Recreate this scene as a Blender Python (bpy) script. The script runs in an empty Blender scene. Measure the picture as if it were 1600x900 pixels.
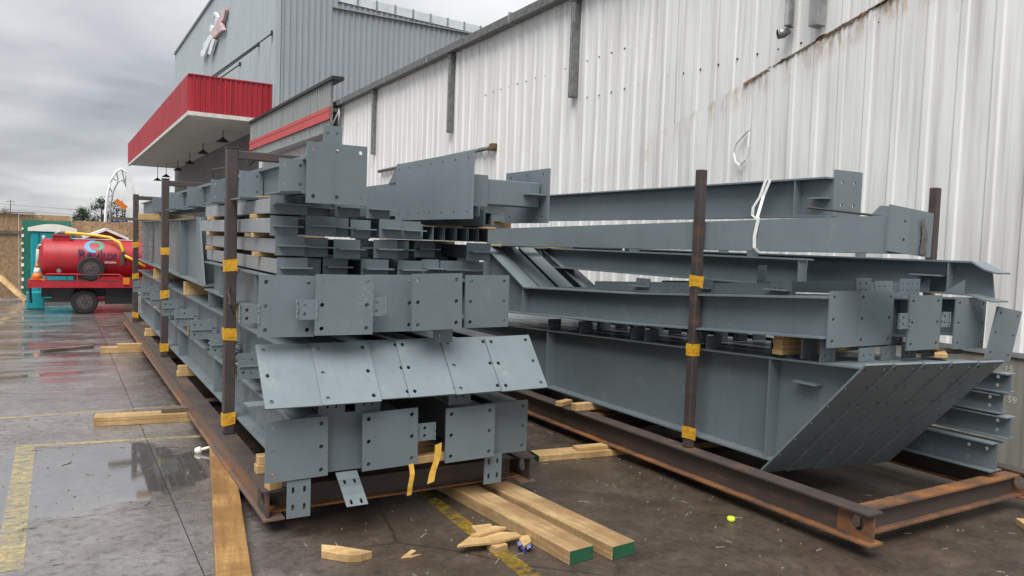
import bpy, math, random
from mathutils import Vector, Matrix
random.seed(7)
sc = bpy.context.scene
COL = sc.collection
PI = math.pi

# ------------------------------------------------------------------ camera
cam = bpy.data.cameras.new('camera'); camo = bpy.data.objects.new('camera', cam); COL.objects.link(camo)
cam.sensor_width = 36.0; cam.lens = 1202 / 1600 * 36.0; cam.clip_start = 0.05; cam.clip_end = 3000
camo.matrix_world = Matrix(((0.86037, -0.00041, -0.50967, 0.0), (-0.50847, 0.06784, -0.85840, 0.0),
                            (0.03493, 0.99770, 0.05816, 2.0), (0, 0, 0, 1)))
sc.camera = camo
# ------------------------------------------------------------------ sky, sun, exposure
SUN_EL, SUN_AZ = 60.0, 222.0            # degrees; azimuth clockwise from +Y: light comes from behind the camera's left
world = bpy.data.worlds.new('World'); sc.world = world; world.use_nodes = True
wn, wl = world.node_tree.nodes, world.node_tree.links
wn.clear()
def wnode(t, **k):
    n = wn.new(t)
    for a, b in k.items(): setattr(n, a, b)
    return n
w_out = wnode('ShaderNodeOutputWorld'); w_bg = wnode('ShaderNodeBackground')
sky = wnode('ShaderNodeTexSky', sky_type='NISHITA', sun_disc=False, sun_elevation=math.radians(SUN_EL), sun_rotation=math.radians(SUN_AZ))
tc = wnode('ShaderNodeTexCoord'); sep = wnode('ShaderNodeSeparateXYZ'); wl.new(tc.outputs['Generated'], sep.inputs[0])
zz = wnode('ShaderNodeMath', operation='MAXIMUM'); wl.new(sep.outputs['Z'], zz.inputs[0]); zz.inputs[1].default_value = 0.0
za = wnode('ShaderNodeMath', operation='ADD'); wl.new(zz.outputs[0], za.inputs[0]); za.inputs[1].default_value = 0.16
dx = wnode('ShaderNodeMath', operation='DIVIDE'); wl.new(sep.outputs['X'], dx.inputs[0]); wl.new(za.outputs[0], dx.inputs[1])
dy = wnode('ShaderNodeMath', operation='DIVIDE'); wl.new(sep.outputs['Y'], dy.inputs[0]); wl.new(za.outputs[0], dy.inputs[1])
cmb = wnode('ShaderNodeCombineXYZ'); wl.new(dx.outputs[0], cmb.inputs[0]); wl.new(dy.outputs[0], cmb.inputs[1])
n1 = wnode('ShaderNodeTexNoise'); n1.inputs['Scale'].default_value = 1.0; n1.inputs['Detail'].default_value = 9
n1.inputs['Roughness'].default_value = 0.47; n1.inputs['Distortion'].default_value = 0.25
mp = wnode('ShaderNodeMapping'); mp.inputs['Location'].default_value = (6.2, 7.7, 0); wl.new(cmb.outputs[0], mp.inputs[0]); wl.new(mp.outputs[0], n1.inputs['Vector'])
rp = wnode('ShaderNodeValToRGB'); wl.new(n1.outputs['Fac'], rp.inputs[0])
e = rp.color_ramp.elements
e[0].position = 0.30; e[0].color = (0.092, 0.097, 0.106, 1)
e[1].position = 0.70; e[1].color = (0.27, 0.272, 0.275, 1)
m = e.new(0.45); m.color = (0.148, 0.152, 0.160, 1)
m = e.new(0.57); m.color = (0.200, 0.203, 0.208, 1)
skm = wnode('ShaderNodeVectorMath', operation='SCALE'); wl.new(sky.outputs[0], skm.inputs[0]); skm.inputs['Scale'].default_value = 0.05
mixs = wnode('ShaderNodeMixRGB'); mixs.inputs[0].default_value = 0.93
# overcast skies are brighter overhead than near the horizon
ov = wnode('ShaderNodeMath', operation='MULTIPLY_ADD'); wl.new(zz.outputs[0], ov.inputs[0]); ov.inputs[1].default_value = 0.7; ov.inputs[2].default_value = 0.98
cl = wnode('ShaderNodeVectorMath', operation='SCALE'); wl.new(rp.outputs[0], cl.inputs[0]); wl.new(ov.outputs[0], cl.inputs['Scale'])
wl.new(skm.outputs[0], mixs.inputs[1]); wl.new(cl.outputs[0], mixs.inputs[2])
wl.new(mixs.outputs[0], w_bg.inputs['Color']); w_bg.inputs['Strength'].default_value = 1.0
wl.new(w_bg.outputs[0], w_out.inputs[0])
sun = bpy.data.lights.new('sun', 'SUN'); sun.energy = 1.5; sun.angle = math.radians(45); sun.color = (1.0, 0.97, 0.93)
suno = bpy.data.objects.new('sun', sun); COL.objects.link(suno)
_az, _el = math.radians(SUN_AZ), math.radians(SUN_EL)
_d = Vector((math.sin(_az) * math.cos(_el), math.cos(_az) * math.cos(_el), math.sin(_el)))
suno.rotation_euler = _d.to_track_quat('Z', 'Y').to_euler(); suno.location = (0, 0, 30)
vs = sc.view_settings
vs.view_transform = 'Standard'; vs.look = 'None'; vs.exposure = 1.66; vs.gamma = 1.0; vs.use_curve_mapping = False

# ------------------------------------------------------------------ materials
class NT:
    def __init__(s, name):
        s.m = bpy.data.materials.new(name); s.m.use_nodes = True; s.t = s.m.node_tree; s.n = s.t.nodes; s.l = s.t.links
        s.b = s.n['Principled BSDF']; s.geo = None
    def new(s, t, **k):
        n = s.n.new(t)
        for a, b in k.items(): setattr(n, a, b)
        return n
    def pos(s, world=True):
        if world:
            return s.new('ShaderNodeNewGeometry').outputs['Position']
        return s.new('ShaderNodeTexCoord').outputs['Object']
    def mapped(s, vec, scale=(1, 1, 1), loc=(0, 0, 0), rot=(0, 0, 0)):
        n = s.new('ShaderNodeMapping'); s.l.new(vec, n.inputs[0])
        n.inputs['Scale'].default_value = scale; n.inputs['Location'].default_value = loc; n.inputs['Rotation'].default_value = rot
        return n.outputs[0]
    def noise(s, vec, scale, detail=4, rough=0.55, dist=0.0):
        n = s.new('ShaderNodeTexNoise'); s.l.new(vec, n.inputs['Vector'])
        n.inputs['Scale'].default_value = scale; n.inputs['Detail'].default_value = detail
        n.inputs['Roughness'].default_value = rough; n.inputs['Distortion'].default_value = dist
        return n.outputs['Fac']
    def ramp(s, fac, stops):
        n = s.new('ShaderNodeValToRGB'); s.l.new(fac, n.inputs[0]); el = n.color_ramp.elements
        def c(v): return (v, v, v, 1) if isinstance(v, (int, float)) else (*v, 1)
        el[0].position, el[0].color = stops[0][0], c(stops[0][1])
        el[1].position, el[1].color = stops[-1][0], c(stops[-1][1])
        for p, v in stops[1:-1]:
            x = el.new(p); x.color = c(v)
        return n.outputs[0]
    def mix(s, fac, a, b, mode='MIX'):
        n = s.new('ShaderNodeMixRGB', blend_type=mode)
        for i, v in ((0, fac), (1, a), (2, b)):
            if isinstance(v, (int, float)): n.inputs[i].default_value = v if i == 0 else (v, v, v, 1)
            elif isinstance(v, tuple): n.inputs[i].default_value = (*v, 1)
            else: s.l.new(v, n.inputs[i])
        return n.outputs[0]
    def math(s, op, a, b=0.0, clamp=False):
        n = s.new('ShaderNodeMath', operation=op, use_clamp=clamp)
        for i, v in ((0, a), (1, b)):
            if isinstance(v, (int, float)): n.inputs[i].default_value = v
            else: s.l.new(v, n.inputs[i])
        return n.outputs[0]
    def set(s, k, v):
        if isinstance(v, (int, float)): s.b.inputs[k].default_value = v
        elif isinstance(v, tuple): s.b.inputs[k].default_value = (*v, 1)
        else: s.l.new(v, s.b.inputs[k])
    def bump(s, h, strength=0.2, dist=0.01):
        n = s.new('ShaderNodeBump'); s.l.new(h, n.inputs['Height'])
        n.inputs['Strength'].default_value = strength; n.inputs['Distance'].default_value = dist
        s.l.new(n.outputs[0], s.b.inputs['Normal'])
    def rnd(s): return s.new('ShaderNodeObjectInfo').outputs['Random']

def m_paint_steel(name, base):
    k = NT(name); p = k.pos()
    a = k.noise(p, 1.3, 5, .6); b = k.noise(k.mapped(p, (22, 1.2, 22)), 1.0, 3)
    c1 = k.mix(k.ramp(a, [(.3, 0), (.75, 1)]), tuple(x * .88 for x in base), tuple(x * 1.13 for x in base))
    c2 = k.mix(k.math('MULTIPLY', b, .16), c1, tuple(x * 1.5 for x in base))
    r = k.rnd(); c3 = k.mix(k.math('MULTIPLY', r, .32), c2, tuple(x * .62 for x in base))
    sc_ = k.noise(p, 9, 8, .75); dust = k.ramp(sc_, [(.66, 0), (.80, 1)])
    c4 = k.mix(k.math('MULTIPLY', dust, .16), c3, (.36, .37, .36))
    # chalky scuffs in loose patches, and dirty runs down the faces
    sm = k.math('MULTIPLY', k.ramp(k.noise(p, 3.0, 2, .4), [(.64, 0), (.72, 1)]), k.ramp(k.noise(p, 40, 6, .8), [(.48, 0), (.62, 1)]))
    c4 = k.mix(k.math('MULTIPLY', sm, .28), c4, (.42, .43, .42))
    rn = k.ramp(k.noise(k.mapped(p, (16, 16, 1.1)), 1.0, 5, .6), [(.54, 0), (.76, 1)])
    c4 = k.mix(k.math('MULTIPLY', rn, .30), c4, tuple(x * .55 for x in base))
    k.set('Base Color', c4); k.set('Roughness', k.ramp(k.noise(p, 5, 6, .65), [(.3, .30), (.7, .56)]))
    k.set('Specular IOR Level', .5); k.bump(k.noise(p, 4.5, 4), .09, .012)
    return k.m
def m_rust(name, dark, rust, amount):
    k = NT(name); p = k.pos()
    a = k.noise(k.mapped(p, (3, 3, 9)), 1.0, 7, .65); b = k.noise(p, 26, 6, .7)
    f = k.ramp(k.math('ADD', k.math('MULTIPLY', a, .75), k.math('MULTIPLY', b, .25)), [(amount, 0), (amount + .2, 1)])
    c = k.mix(f, dark, rust); c = k.mix(k.ramp(b, [(.45, 0), (.75, .5)]), c, tuple(x * .4 for x in rust))
    k.set('Base Color', c); k.set('Roughness', k.ramp(a, [(.35, .38), (.7, .75)])); k.set('Metallic', .15)
    k.bump(b, .25, .004)
    return k.m
def m_wood(name, light, dark, wet=.0, axis=0):
    k = NT(name); p = k.pos(False)
    s3 = [14, 14, 14]; s3[axis] = .9
    g = k.noise(k.mapped(p, tuple(s3)), 2.2, 8, .62, .6); kn = k.noise(p, 3.1, 3)
    c = k.mix(k.ramp(g, [(.36, 0), (.66, 1)]), dark, light)
    c = k.mix(k.ramp(kn, [(.58, 0), (.74, .65)]), c, tuple(x * .45 for x in dark))
    st = k.ramp(k.noise(p, 2.0, 5, .6), [(.43, 0), (.63, .85)]); c = k.mix(st, c, tuple(x * .62 for x in dark))
    s4 = [2, 2, 2]; s4[axis] = 60
    sw = k.ramp(k.noise(k.mapped(p, tuple(s4)), 1.0, 3), [(.50, 0), (.66, .45 + wet)]); c = k.mix(sw, c, tuple(x * .7 for x in dark))
    c = k.mix(k.ramp(k.noise(p, 60, 5, .7), [(.58, 0), (.74, .5)]), c, tuple(x * .5 for x in dark))
    r = k.rnd(); c = k.mix(k.math('MULTIPLY', r, .35), c, tuple(x * .7 for x in dark))
    k.set('Base Color', c); k.set('Roughness', .62 - wet); k.bump(g, .35, .003)
    return k.m
def m_plain(name, col, rough=.5, var=.15, scale=4, metal=0.0, spec=.5):
    k = NT(name); p = k.pos()
    f = k.noise(p, scale, 6, .6)
    k.set('Base Color', k.mix(k.ramp(f, [(.3, 0), (.72, 1)]), tuple(x * (1 - var) for x in col), tuple(min(1, x * (1 + var)) for x in col)))
    k.set('Roughness', rough); k.set('Metallic', metal); k.set('Specular IOR Level', spec)
    return k.m
def m_sheet(name, col, dirt, streak=.5, rough=.45, rust=False):
    k = NT(name); p = k.pos()
    st = k.noise(k.mapped(p, (5, 5, .16)), 1.6, 7, .62); bl = k.noise(p, .55, 5, .6); fi = k.noise(k.mapped(p, (30, 30, 1.0)), 1.0, 4)
    c = k.mix(k.math('MULTIPLY', k.ramp(st, [(.46, 0), (.74, 1)]), streak), col, dirt)
    c = k.mix(k.ramp(bl, [(.4, 0), (.75, .35)]), c, tuple(x * .78 for x in col))
    c = k.mix(k.ramp(fi, [(.56, 0), (.8, .3)]), c, dirt)
    if rust:      # rust weeping from the torn seam and a few screws
        sx = k.new('ShaderNodeSeparateXYZ'); k.l.new(p, sx.inputs[0])
        line = k.math('SUBTRACT', k.math('ADD', k.math('MULTIPLY', sx.outputs[1], -.282), 6.397), sx.outputs[2])
        near = k.math('MULTIPLY', k.ramp(line, [(0.0, 1), (.35, 0)]), k.ramp(k.math('MULTIPLY', sx.outputs[1], .1), [(.60, 1), (.95, .15)]))
        up = k.ramp(k.math('ADD', line, .5), [(.45, 0), (.52, 1)])
        near = k.math('MULTIPLY', near, up)
        rn = k.ramp(k.noise(k.mapped(p, (1, 5, 1.5)), 1.6, 6, .7), [(.46, 0), (.62, 1)])
        c = k.mix(k.math('MULTIPLY', near, rn), c, (.30, .17, .06))
        sp = k.ramp(k.noise(k.mapped(p, (1, 1.2, .8), (3, 1, 5)), 1.3, 5, .7), [(.66, 0), (.74, .6)])
        c = k.mix(sp, c, (.48, .42, .28))
    k.set('Base Color', c); k.set('Roughness', rough); k.bump(k.noise(p, 2.2, 3), .12, .02)
    return k.m

STEEL = m_paint_steel('grey_paint', (.141, .173, .188))
STEEL_B = m_paint_steel('grey_paint_lighter', (.160, .196, .211))
PRIMER = m_paint_steel('pale_grey_primer', (.25, .272, .285))
RUST = m_rust('rusty_steel', (.070, .060, .057), (.25, .10, .036), .545)
RUST_HOT = m_rust('orange_rusty_steel', (.10, .075, .06), (.36, .14, .04), .42)
RUST_L = m_rust('brown_rusty_steel', (.15, .115, .095), (.30, .13, .05), .46)
POST = m_rust('mill_scale_steel', (.060, .050, .048), (.15, .070, .04), .52)
PINE = m_wood('fresh_pine', (.62, .44, .22), (.44, .27, .11))
PINE_Y = m_wood('fresh_pine_long', (.56, .41, .215), (.33, .20, .088), axis=1)
PINE_WET = m_wood('wet_pine', (.52, .33, .125), (.28, .145, .05), wet=.25, axis=1)
PINE_OLD = m_wood('weathered_pine', (.21, .165, .125), (.10, .078, .06))
GREENEND = m_plain('green_end_paint', (.015, .09, .04), .6)
TAPE = m_plain('yellow_tape', (.58, .31, .025), .4, .35, 30)
STRAPY = m_plain('yellow_webbing', (.58, .34, .05), .7, .25, 25)
WEB_WHITE = m_plain('white_webbing', (.75, .75, .74), .6, .08, 20)
DARK = m_plain('dark_plastic', (.02, .02, .022), .5)
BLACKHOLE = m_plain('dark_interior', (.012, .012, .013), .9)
WHITE_SHEET = m_sheet('white_wall_sheet', (.74, .74, .73), (.44, .43, .40), .85, .42, True)
GREY_SHEET = m_sheet('grey_cladding', (.285, .312, .335), (.22, .24, .26), .5, .5)
GREY_LIGHT = m_sheet('pale_grey_cladding', (.34, .38, .40), (.25, .28, .285), .7, .5)
GREY_FASCIA = m_sheet('weathered_fascia', (.25, .275, .27), (.12, .14, .125), .9, .5)
RED_SHEET = m_sheet('red_cladding', (.36, .018, .028), (.10, .006, .010), .95, .42)
RED_PALE = m_sheet('faded_red_band', (.52, .075, .07), (.33, .045, .045), .5, .5)
TRIM = m_plain('white_trim', (.55, .54, .50), .5, .2)
SOFFIT = m_plain('soffit_board', (.62, .61, .58), .8, .08, 1)
DARKWALL = m_plain('shade_toned_cladding', (.12, .118, .112), .7, .15, 1)
GALV = m_plain('galvanised_steel', (.30, .31, .31), .42, .3, 6, .35)
GALV_D = m_plain('weathered_galvanised', (.16, .165, .16), .6, .4, 9, .2)
RUSTEDGE = m_rust('rusted_torn_edge', (.05, .03, .02), (.30, .14, .045), .44)
CONC_WALL = m_sheet('plinth_concrete', (.27, .26, .235), (.12, .115, .10), .9, .8)
SKYLIGHT = m_plain('translucent_sheet', (.55, .60, .60), .25, .15, 2)
TEAL = m_plain('teal_plastic', (.0, .235, .27), .45, .12, 3)
GREEN_BOARD = m_plain('green_painted_board', (.012, .125, .088), .6, .2, 3)
CREAM = m_plain('cream_plastic', (.66, .66, .58), .5, .08)
REDPAINT = m_plain('red_tank_paint', (.34, .010, .018), .5, .2, 3)
REDPLASTIC = m_plain('red_booth_plastic', (.36, .014, .024), .45, .15, 3)
TYRE = m_plain('tyre_rubber', (.014, .0135, .0135), .8, .3, 12)
RIM = m_plain('dirty_rim', (.055, .043, .040), .6, .35, 14)
YHOSE = m_plain('yellow_hose', (.68, .42, .02), .4, .12)
PVC = m_plain('pale_pipe', (.55, .53, .42), .45, .1)
ORANGE = m_plain('orange_plastic', (.62, .16, .015), .45, .1)
BLUE = m_plain('blue_steel', (.02, .05, .16), .5, .2)
BLUEWRAP = m_plain('blue_wrapping', (.01, .035, .16), .35, .5, 40)
LETTER_DARK = m_plain('dark_blue_lettering', (.035, .03, .085), .5)
CHALK = m_plain('chalk', (.50, .49, .46), .9, .2, 60)
LETTER_WHITE = m_plain('white_lettering', (.70, .68, .68), .5)
LOGO_BLUE = m_plain('pale_blue_print', (.10, .33, .62), .5)
LOGO_GREEN = m_plain('green_print', (.05, .27, .20), .5)
SIGN_SILVER = m_plain('sign_silver', (.72, .74, .74), .35, .2, 2, .0)
SIGN_RED = m_plain('sign_faded_red', (.55, .38, .39), .5, .25, 1)
TENNIS = m_plain('lime_plastic', (.55, .75, .04), .5)
SCORCH = m_rust('scorched_paint', (.14, .13, .12), (.05, .03, .025), .45)

def m_osb():
    k = NT('osb_board'); p = k.pos()
    v = k.new('ShaderNodeTexVoronoi'); k.l.new(k.mapped(p, (22, 22, 12), rot=(0, .5, 0)), v.inputs['Vector'])
    v.inputs['Scale'].default_value = 1.0; v.inputs['Randomness'].default_value = 1
    n = k.noise(k.mapped(p, (9, 9, 14)), 1.4, 7, .7, 1.2)
    c = k.mix(k.ramp(n, [(.36, 0), (.64, 1)]), (.15, .085, .04), (.36, .235, .13))
    spc = k.new('ShaderNodeSeparateColor'); k.l.new(v.outputs['Color'], spc.inputs[0])
    c = k.mix(.45, c, k.mix(spc.outputs[0], (.14, .08, .04), (.38, .25, .145)))
    k.set('Base Color', c); k.set('Roughness', .8); k.bump(n, .3, .004)
    return k.m
OSB = m_osb()

def m_leaf():
    k = NT('conifer_leaf'); r = k.rnd(); n = k.noise(k.pos(), 1.6, 3)
    k.set('Base Color', k.mix(k.ramp(n, [(.35, 0), (.65, 1)]), (.018, .032, .014), (.055, .082, .035))); k.set('Roughness', .8)
    return k.m
LEAF = m_leaf()
BARK = m_plain('bark', (.06, .045, .035), .9)

def m_ground():
    k = NT('wet_concrete'); p = k.pos(); sx = k.new('ShaderNodeSeparateXYZ'); k.l.new(p, sx.inputs[0])
    big = k.noise(p, .45, 6, .6); med = k.noise(p, 2.3, 7, .62); fine = k.noise(p, 70, 5, .75); agg = k.noise(p, 24, 6, .7)
    # dry-damp mottling and brown dirt trodden in around the racks
    c = k.mix(k.ramp(med, [(.32, 0), (.7, 1)]), (.138, .127, .125), (.232, .219, .216))
    dirt = k.ramp(k.math('ADD', k.math('MULTIPLY', sx.outputs[0], .1), k.math('MULTIPLY', k.math('SUBTRACT', big, .5), .30)), [(.045, 0), (.15, 1)])
    c = k.mix(dirt, c, k.mix(k.ramp(med, [(.3, 0), (.72, 1)]), (.038, .028, .021), (.094, .071, .054)))
    olive = k.ramp(k.noise(p, .8, 5, .6), [(.55, 0), (.72, .5)])
    c = k.mix(k.math('MULTIPLY', olive, dirt), c, (.075, .062, .034))
    spk = k.ramp(agg, [(.56, 0), (.72, .55)]); c = k.mix(spk, c, k.mix(dirt, (.24, .225, .22), (.125, .098, .075)))
    c = k.mix(k.ramp(k.noise(p, 13, 7, .72), [(.36, .6), (.52, 0)]), c, (.030, .024, .021))
    scf = k.math('MULTIPLY', k.ramp(k.noise(p, 1.5, 4, .6), [(.55, 0), (.66, 1)]), k.ramp(k.noise(k.mapped(p, (30, 9, 1), rot=(0, 0, .6)), 1.0, 6, .75), [(.56, 0), (.70, 1)]))
    c = k.mix(k.math('MULTIPLY', scf, .5), c, (.23, .20, .17))
    # hairline cracks
    vc = k.new('ShaderNodeTexVoronoi', feature='DISTANCE_TO_EDGE'); k.l.new(k.mix(.12, p, k.new('ShaderNodeTexNoise').outputs['Color']), vc.inputs['Vector']); vc.inputs['Scale'].default_value = .42
    ck = k.math('MULTIPLY', k.ramp(vc.outputs['Distance'], [(.0, 1), (.006, 0)]), k.ramp(k.noise(p, .6, 3), [(.46, 0), (.56, 1)]))
    c = k.mix(k.math('MULTIPLY', ck, .8), c, (.012, .010, .009))
    c = k.mix(k.ramp(fine, [(.62, 0), (.78, .35)]), c, (.20, .185, .17))
    # standing water: one shaped puddle, with shallow films further off
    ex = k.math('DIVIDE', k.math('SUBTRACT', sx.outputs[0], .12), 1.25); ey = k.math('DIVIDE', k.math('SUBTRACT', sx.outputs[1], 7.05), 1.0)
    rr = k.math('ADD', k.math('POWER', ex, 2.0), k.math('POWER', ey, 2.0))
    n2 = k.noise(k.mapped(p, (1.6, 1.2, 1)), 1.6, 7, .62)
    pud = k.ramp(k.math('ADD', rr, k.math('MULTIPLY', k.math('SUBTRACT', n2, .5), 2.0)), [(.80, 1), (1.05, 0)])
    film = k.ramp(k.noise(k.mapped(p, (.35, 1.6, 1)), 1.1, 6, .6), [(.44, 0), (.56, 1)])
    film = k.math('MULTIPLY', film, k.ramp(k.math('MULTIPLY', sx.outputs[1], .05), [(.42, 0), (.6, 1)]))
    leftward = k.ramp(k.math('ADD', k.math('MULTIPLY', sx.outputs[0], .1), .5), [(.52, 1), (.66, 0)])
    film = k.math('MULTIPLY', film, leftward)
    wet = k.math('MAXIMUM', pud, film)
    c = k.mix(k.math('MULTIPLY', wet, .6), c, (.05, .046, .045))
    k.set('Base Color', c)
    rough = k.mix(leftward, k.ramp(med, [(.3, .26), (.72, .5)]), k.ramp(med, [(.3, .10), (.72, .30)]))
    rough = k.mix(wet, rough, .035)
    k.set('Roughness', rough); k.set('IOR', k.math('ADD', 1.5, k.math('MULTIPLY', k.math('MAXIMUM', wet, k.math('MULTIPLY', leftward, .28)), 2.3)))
    h = k.math('ADD', k.math('ADD', k.math('MULTIPLY', agg, .6), k.math('MULTIPLY', fine, .3)), k.math('MULTIPLY', k.noise(p, 9, 5, .65), 1.1))
    b = k.new('ShaderNodeBump'); k.l.new(h, b.inputs['Height']); b.inputs['Distance'].default_value = .013
    k.l.new(k.math('SUBTRACT', .62, k.math('MULTIPLY', wet, .612)), b.inputs['Strength'])
    k.l.new(b.outputs[0], k.b.inputs['Normal'])
    return k.m
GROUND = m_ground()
JOINT = m_plain('dark_joint_filler', (.045, .040, .036), .9, .5, 20)
def m_marking(name, col, lo, hi):
    k = NT(name); p = k.pos()
    n = k.noise(p, 11, 8, .7); n2 = k.noise(p, 1.7, 4)
    f = k.ramp(k.math('ADD', k.math('MULTIPLY', n, .7), k.math('MULTIPLY', n2, .3)), [(lo, 0), (hi, 1)])
    f = k.math('MULTIPLY', f, k.ramp(k.noise(p, 38, 6, .75), [(.34, .15), (.58, .8)]))
    k.set('Base Color', k.mix(k.noise(p, 30, 4), tuple(x * .6 for x in col), col)); k.set('Roughness', .34); k.set('Alpha', f)
    return k.m
YELLOW_L = m_marking('worn_yellow_paint', (.62, .52, .26), .40, .60)
YELLOW_R = m_marking('yellow_paint', (.42, .28, .03), .40, .56)

# ------------------------------------------------------------------ mesh helpers
WL = {}                                       # world position of every object origin (nothing that has children is rotated)
def V(*a): return Vector(a)
class MB:
    def __init__(s): s.v = []; s.f = []; s.mi = []; s.cur = 0
    def add(s, vs_, fs):
        o = len(s.v); s.v += [tuple(x) for x in vs_]; s.f += [tuple(i + o for i in f) for f in fs]; s.mi += [s.cur] * len(fs)
        return s
    def box(s, x0, x1, y0, y1, z0, z1):
        return s.add([(x0, y0, z0), (x1, y0, z0), (x1, y1, z0), (x0, y1, z0), (x0, y0, z1), (x1, y0, z1), (x1, y1, z1), (x0, y1, z1)],
                     [(0, 3, 2, 1), (4, 5, 6, 7), (0, 1, 5, 4), (1, 2, 6, 5), (2, 3, 7, 6), (3, 0, 4, 7)])
    def obox(s, c, u, v, w):                  # oriented box: centre, three half-axis vectors
        c, u, v, w = map(Vector, (c, u, v, w)); P = []
        for k in (-1, 1):
            for (i, j) in ((-1, -1), (1, -1), (1, 1), (-1, 1)): P.append(c + u * i + v * j + w * k)
        return s.add(P, [(0, 3, 2, 1), (4, 5, 6, 7), (0, 1, 5, 4), (1, 2, 6, 5), (2, 3, 7, 6), (3, 0, 4, 7)])
    def prism(s, pts, off):                   # planar polygon swept by a vector
        off = Vector(off); n = len(pts); A = [Vector(p) for p in pts]; B = [p + off for p in A]
        return s.add(A + B, [tuple(range(n - 1, -1, -1)), tuple(range(n, 2 * n))] + [(i, (i + 1) % n, n + (i + 1) % n, n + i) for i in range(n)])
    def px(s, yz, x0, x1): return s.prism([(x0, y, z) for y, z in yz], (x1 - x0, 0, 0))
    def strip(s, yz, x0, x1, t):              # a plate of thickness t following a (y, z) line, below the line when t > 0
        n = len(yz); nr = []
        for i in range(n):
            a = yz[max(0, i - 1)]; b = yz[min(n - 1, i + 1)]; d = V(b[0] - a[0], b[1] - a[1]).normalized(); nr.append((d.y, -d.x))
        lo = [(y + q[0] * t, z + q[1] * t) for (y, z), q in zip(yz, nr)]
        for i in range(n - 1):
            s.px([yz[i], yz[i + 1], lo[i + 1], lo[i]], x0, x1)
        return s
    def tube(s, path, r, n=8, caps=True):
        P = [Vector(p) for p in path]; rings = []; up = V(0, 0, 1)
        for i, p in enumerate(P):
            d = (P[min(i + 1, len(P) - 1)] - P[max(i - 1, 0)]).normalized()
            a = d.cross(up if abs(d.z) < .95 else V(1, 0, 0)).normalized(); b = d.cross(a)
            rr = r[i] if isinstance(r, (list, tuple)) else r
            rings.append([p + (a * math.cos(2 * PI * k / n) + b * math.sin(2 * PI * k / n)) * rr for k in range(n)])
        vs_ = [q for ring in rings for q in ring]; fs = []
        for i in range(len(P) - 1):
            for k in range(n): fs.append((i * n + k, i * n + (k + 1) % n, (i + 1) * n + (k + 1) % n, (i + 1) * n + k))
        if caps: fs += [tuple(range(n - 1, -1, -1)), tuple((len(P) - 1) * n + k for k in range(n))]
        return s.add(vs_, fs)
    def ribbon(s, path, wdir, w, t=.003):
        wd = Vector(wdir).normalized() * (w / 2); P = [Vector(p) for p in path]
        for i in range(len(P) - 1):
            a, b = P[i], P[i + 1]; nn = (b - a).cross(wd).normalized() * (t / 2)
            s.add([a - wd - nn, a + wd - nn, b + wd - nn, b - wd - nn, a - wd + nn, a + wd + nn, b + wd + nn, b - wd + nn],
                  [(0, 3, 2, 1), (4, 5, 6, 7), (0, 1, 5, 4), (1, 2, 6, 5), (2, 3, 7, 6), (3, 0, 4, 7)])
        return s
    def lathe(s, c, axis, prof, n=24):        # prof: (radius, distance along axis)
        c, ax = Vector(c), Vector(axis).normalized(); a = ax.cross(V(0, 0, 1) if abs(ax.z) < .9 else V(1, 0, 0)).normalized(); b = ax.cross(a)
        vs_ = [c + ax * h + (a * math.cos(2 * PI * k / n) + b * math.sin(2 * PI * k / n)) * r for r, h in prof for k in range(n)]; fs = []
        for i in range(len(prof) - 1):
            for k in range(n): fs.append((i * n + k, i * n + (k + 1) % n, (i + 1) * n + (k + 1) % n, (i + 1) * n + k))
        fs += [tuple(range(n - 1, -1, -1)), tuple((len(prof) - 1) * n + k for k in range(n))]
        return s.add(vs_, fs)
    def plate(s, o, U, W, w, h, t, cols=(), rows=(), r=.012, slot=0.0, seg=12):
        # flat plate with real round (or slotted) holes; o = lower-left corner of the front face, U/W = width/height directions, front faces U x W
        o, U, W = Vector(o), Vector(U).normalized(), Vector(W).normalized(); N = U.cross(W)
        def pt(a, b, k): return o + U * a + W * b - N * (t * k)
        if not cols:
            return s.prism([pt(0, 0, 1), pt(w, 0, 1), pt(w, h, 1), pt(0, h, 1)], N * t)
        cx = [0] + [(cols[i] + cols[i + 1]) / 2 for i in range(len(cols) - 1)] + [w]
        rz = [0] + [(rows[i] + rows[i + 1]) / 2 for i in range(len(rows) - 1)] + [h]
        for i, cu in enumerate(cols):
            for j, cv in enumerate(rows):
                a0, a1, b0, b1 = cx[i], cx[i + 1], rz[j], rz[j + 1]
                ins, out = [], []
                angs = sorted(set([round(2 * PI * q / seg, 5) for q in range(seg)] + [round(math.atan2(bb - cv, aa - cu) % (2 * PI), 5) for aa in (a0, a1) for bb in (b0, b1)]))
                for an in angs:
                    ca, sa = math.cos(an), math.sin(an)
                    ins.append((cu + r * ca, cv + r * sa + (slot if sa > 1e-4 else -slot if sa < -1e-4 else 0)))
                    q = 1e9
                    if ca > 1e-6: q = min(q, (a1 - cu) / ca)
                    if ca < -1e-6: q = min(q, (a0 - cu) / ca)
                    if sa > 1e-6: q = min(q, (b1 - cv) / sa)
                    if sa < -1e-6: q = min(q, (b0 - cv) / sa)
                    out.append((cu + q * ca, cv + q * sa))
                n = len(angs)
                vs_ = [pt(a, b, 0) for a, b in out] + [pt(a, b, 0) for a, b in ins] + [pt(a, b, 1) for a, b in out] + [pt(a, b, 1) for a, b in ins]
                fs = []
                for q in range(n):
                    q2 = (q + 1) % n
                    fs += [(q, q2, n + q2, n + q), (2 * n + q2, 2 * n + q, 3 * n + q, 3 * n + q2), (n + q, n + q2, 3 * n + q2, 3 * n + q)]
                s.add(vs_, fs)
        for A, B in (((0, 0), (w, 0)), ((w, 0), (w, h)), ((w, h), (0, h)), ((0, h), (0, 0))):
            s.add([pt(*A, 0), pt(*B, 0), pt(*B, 1), pt(*A, 1)], [(0, 3, 2, 1)])
        return s
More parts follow.
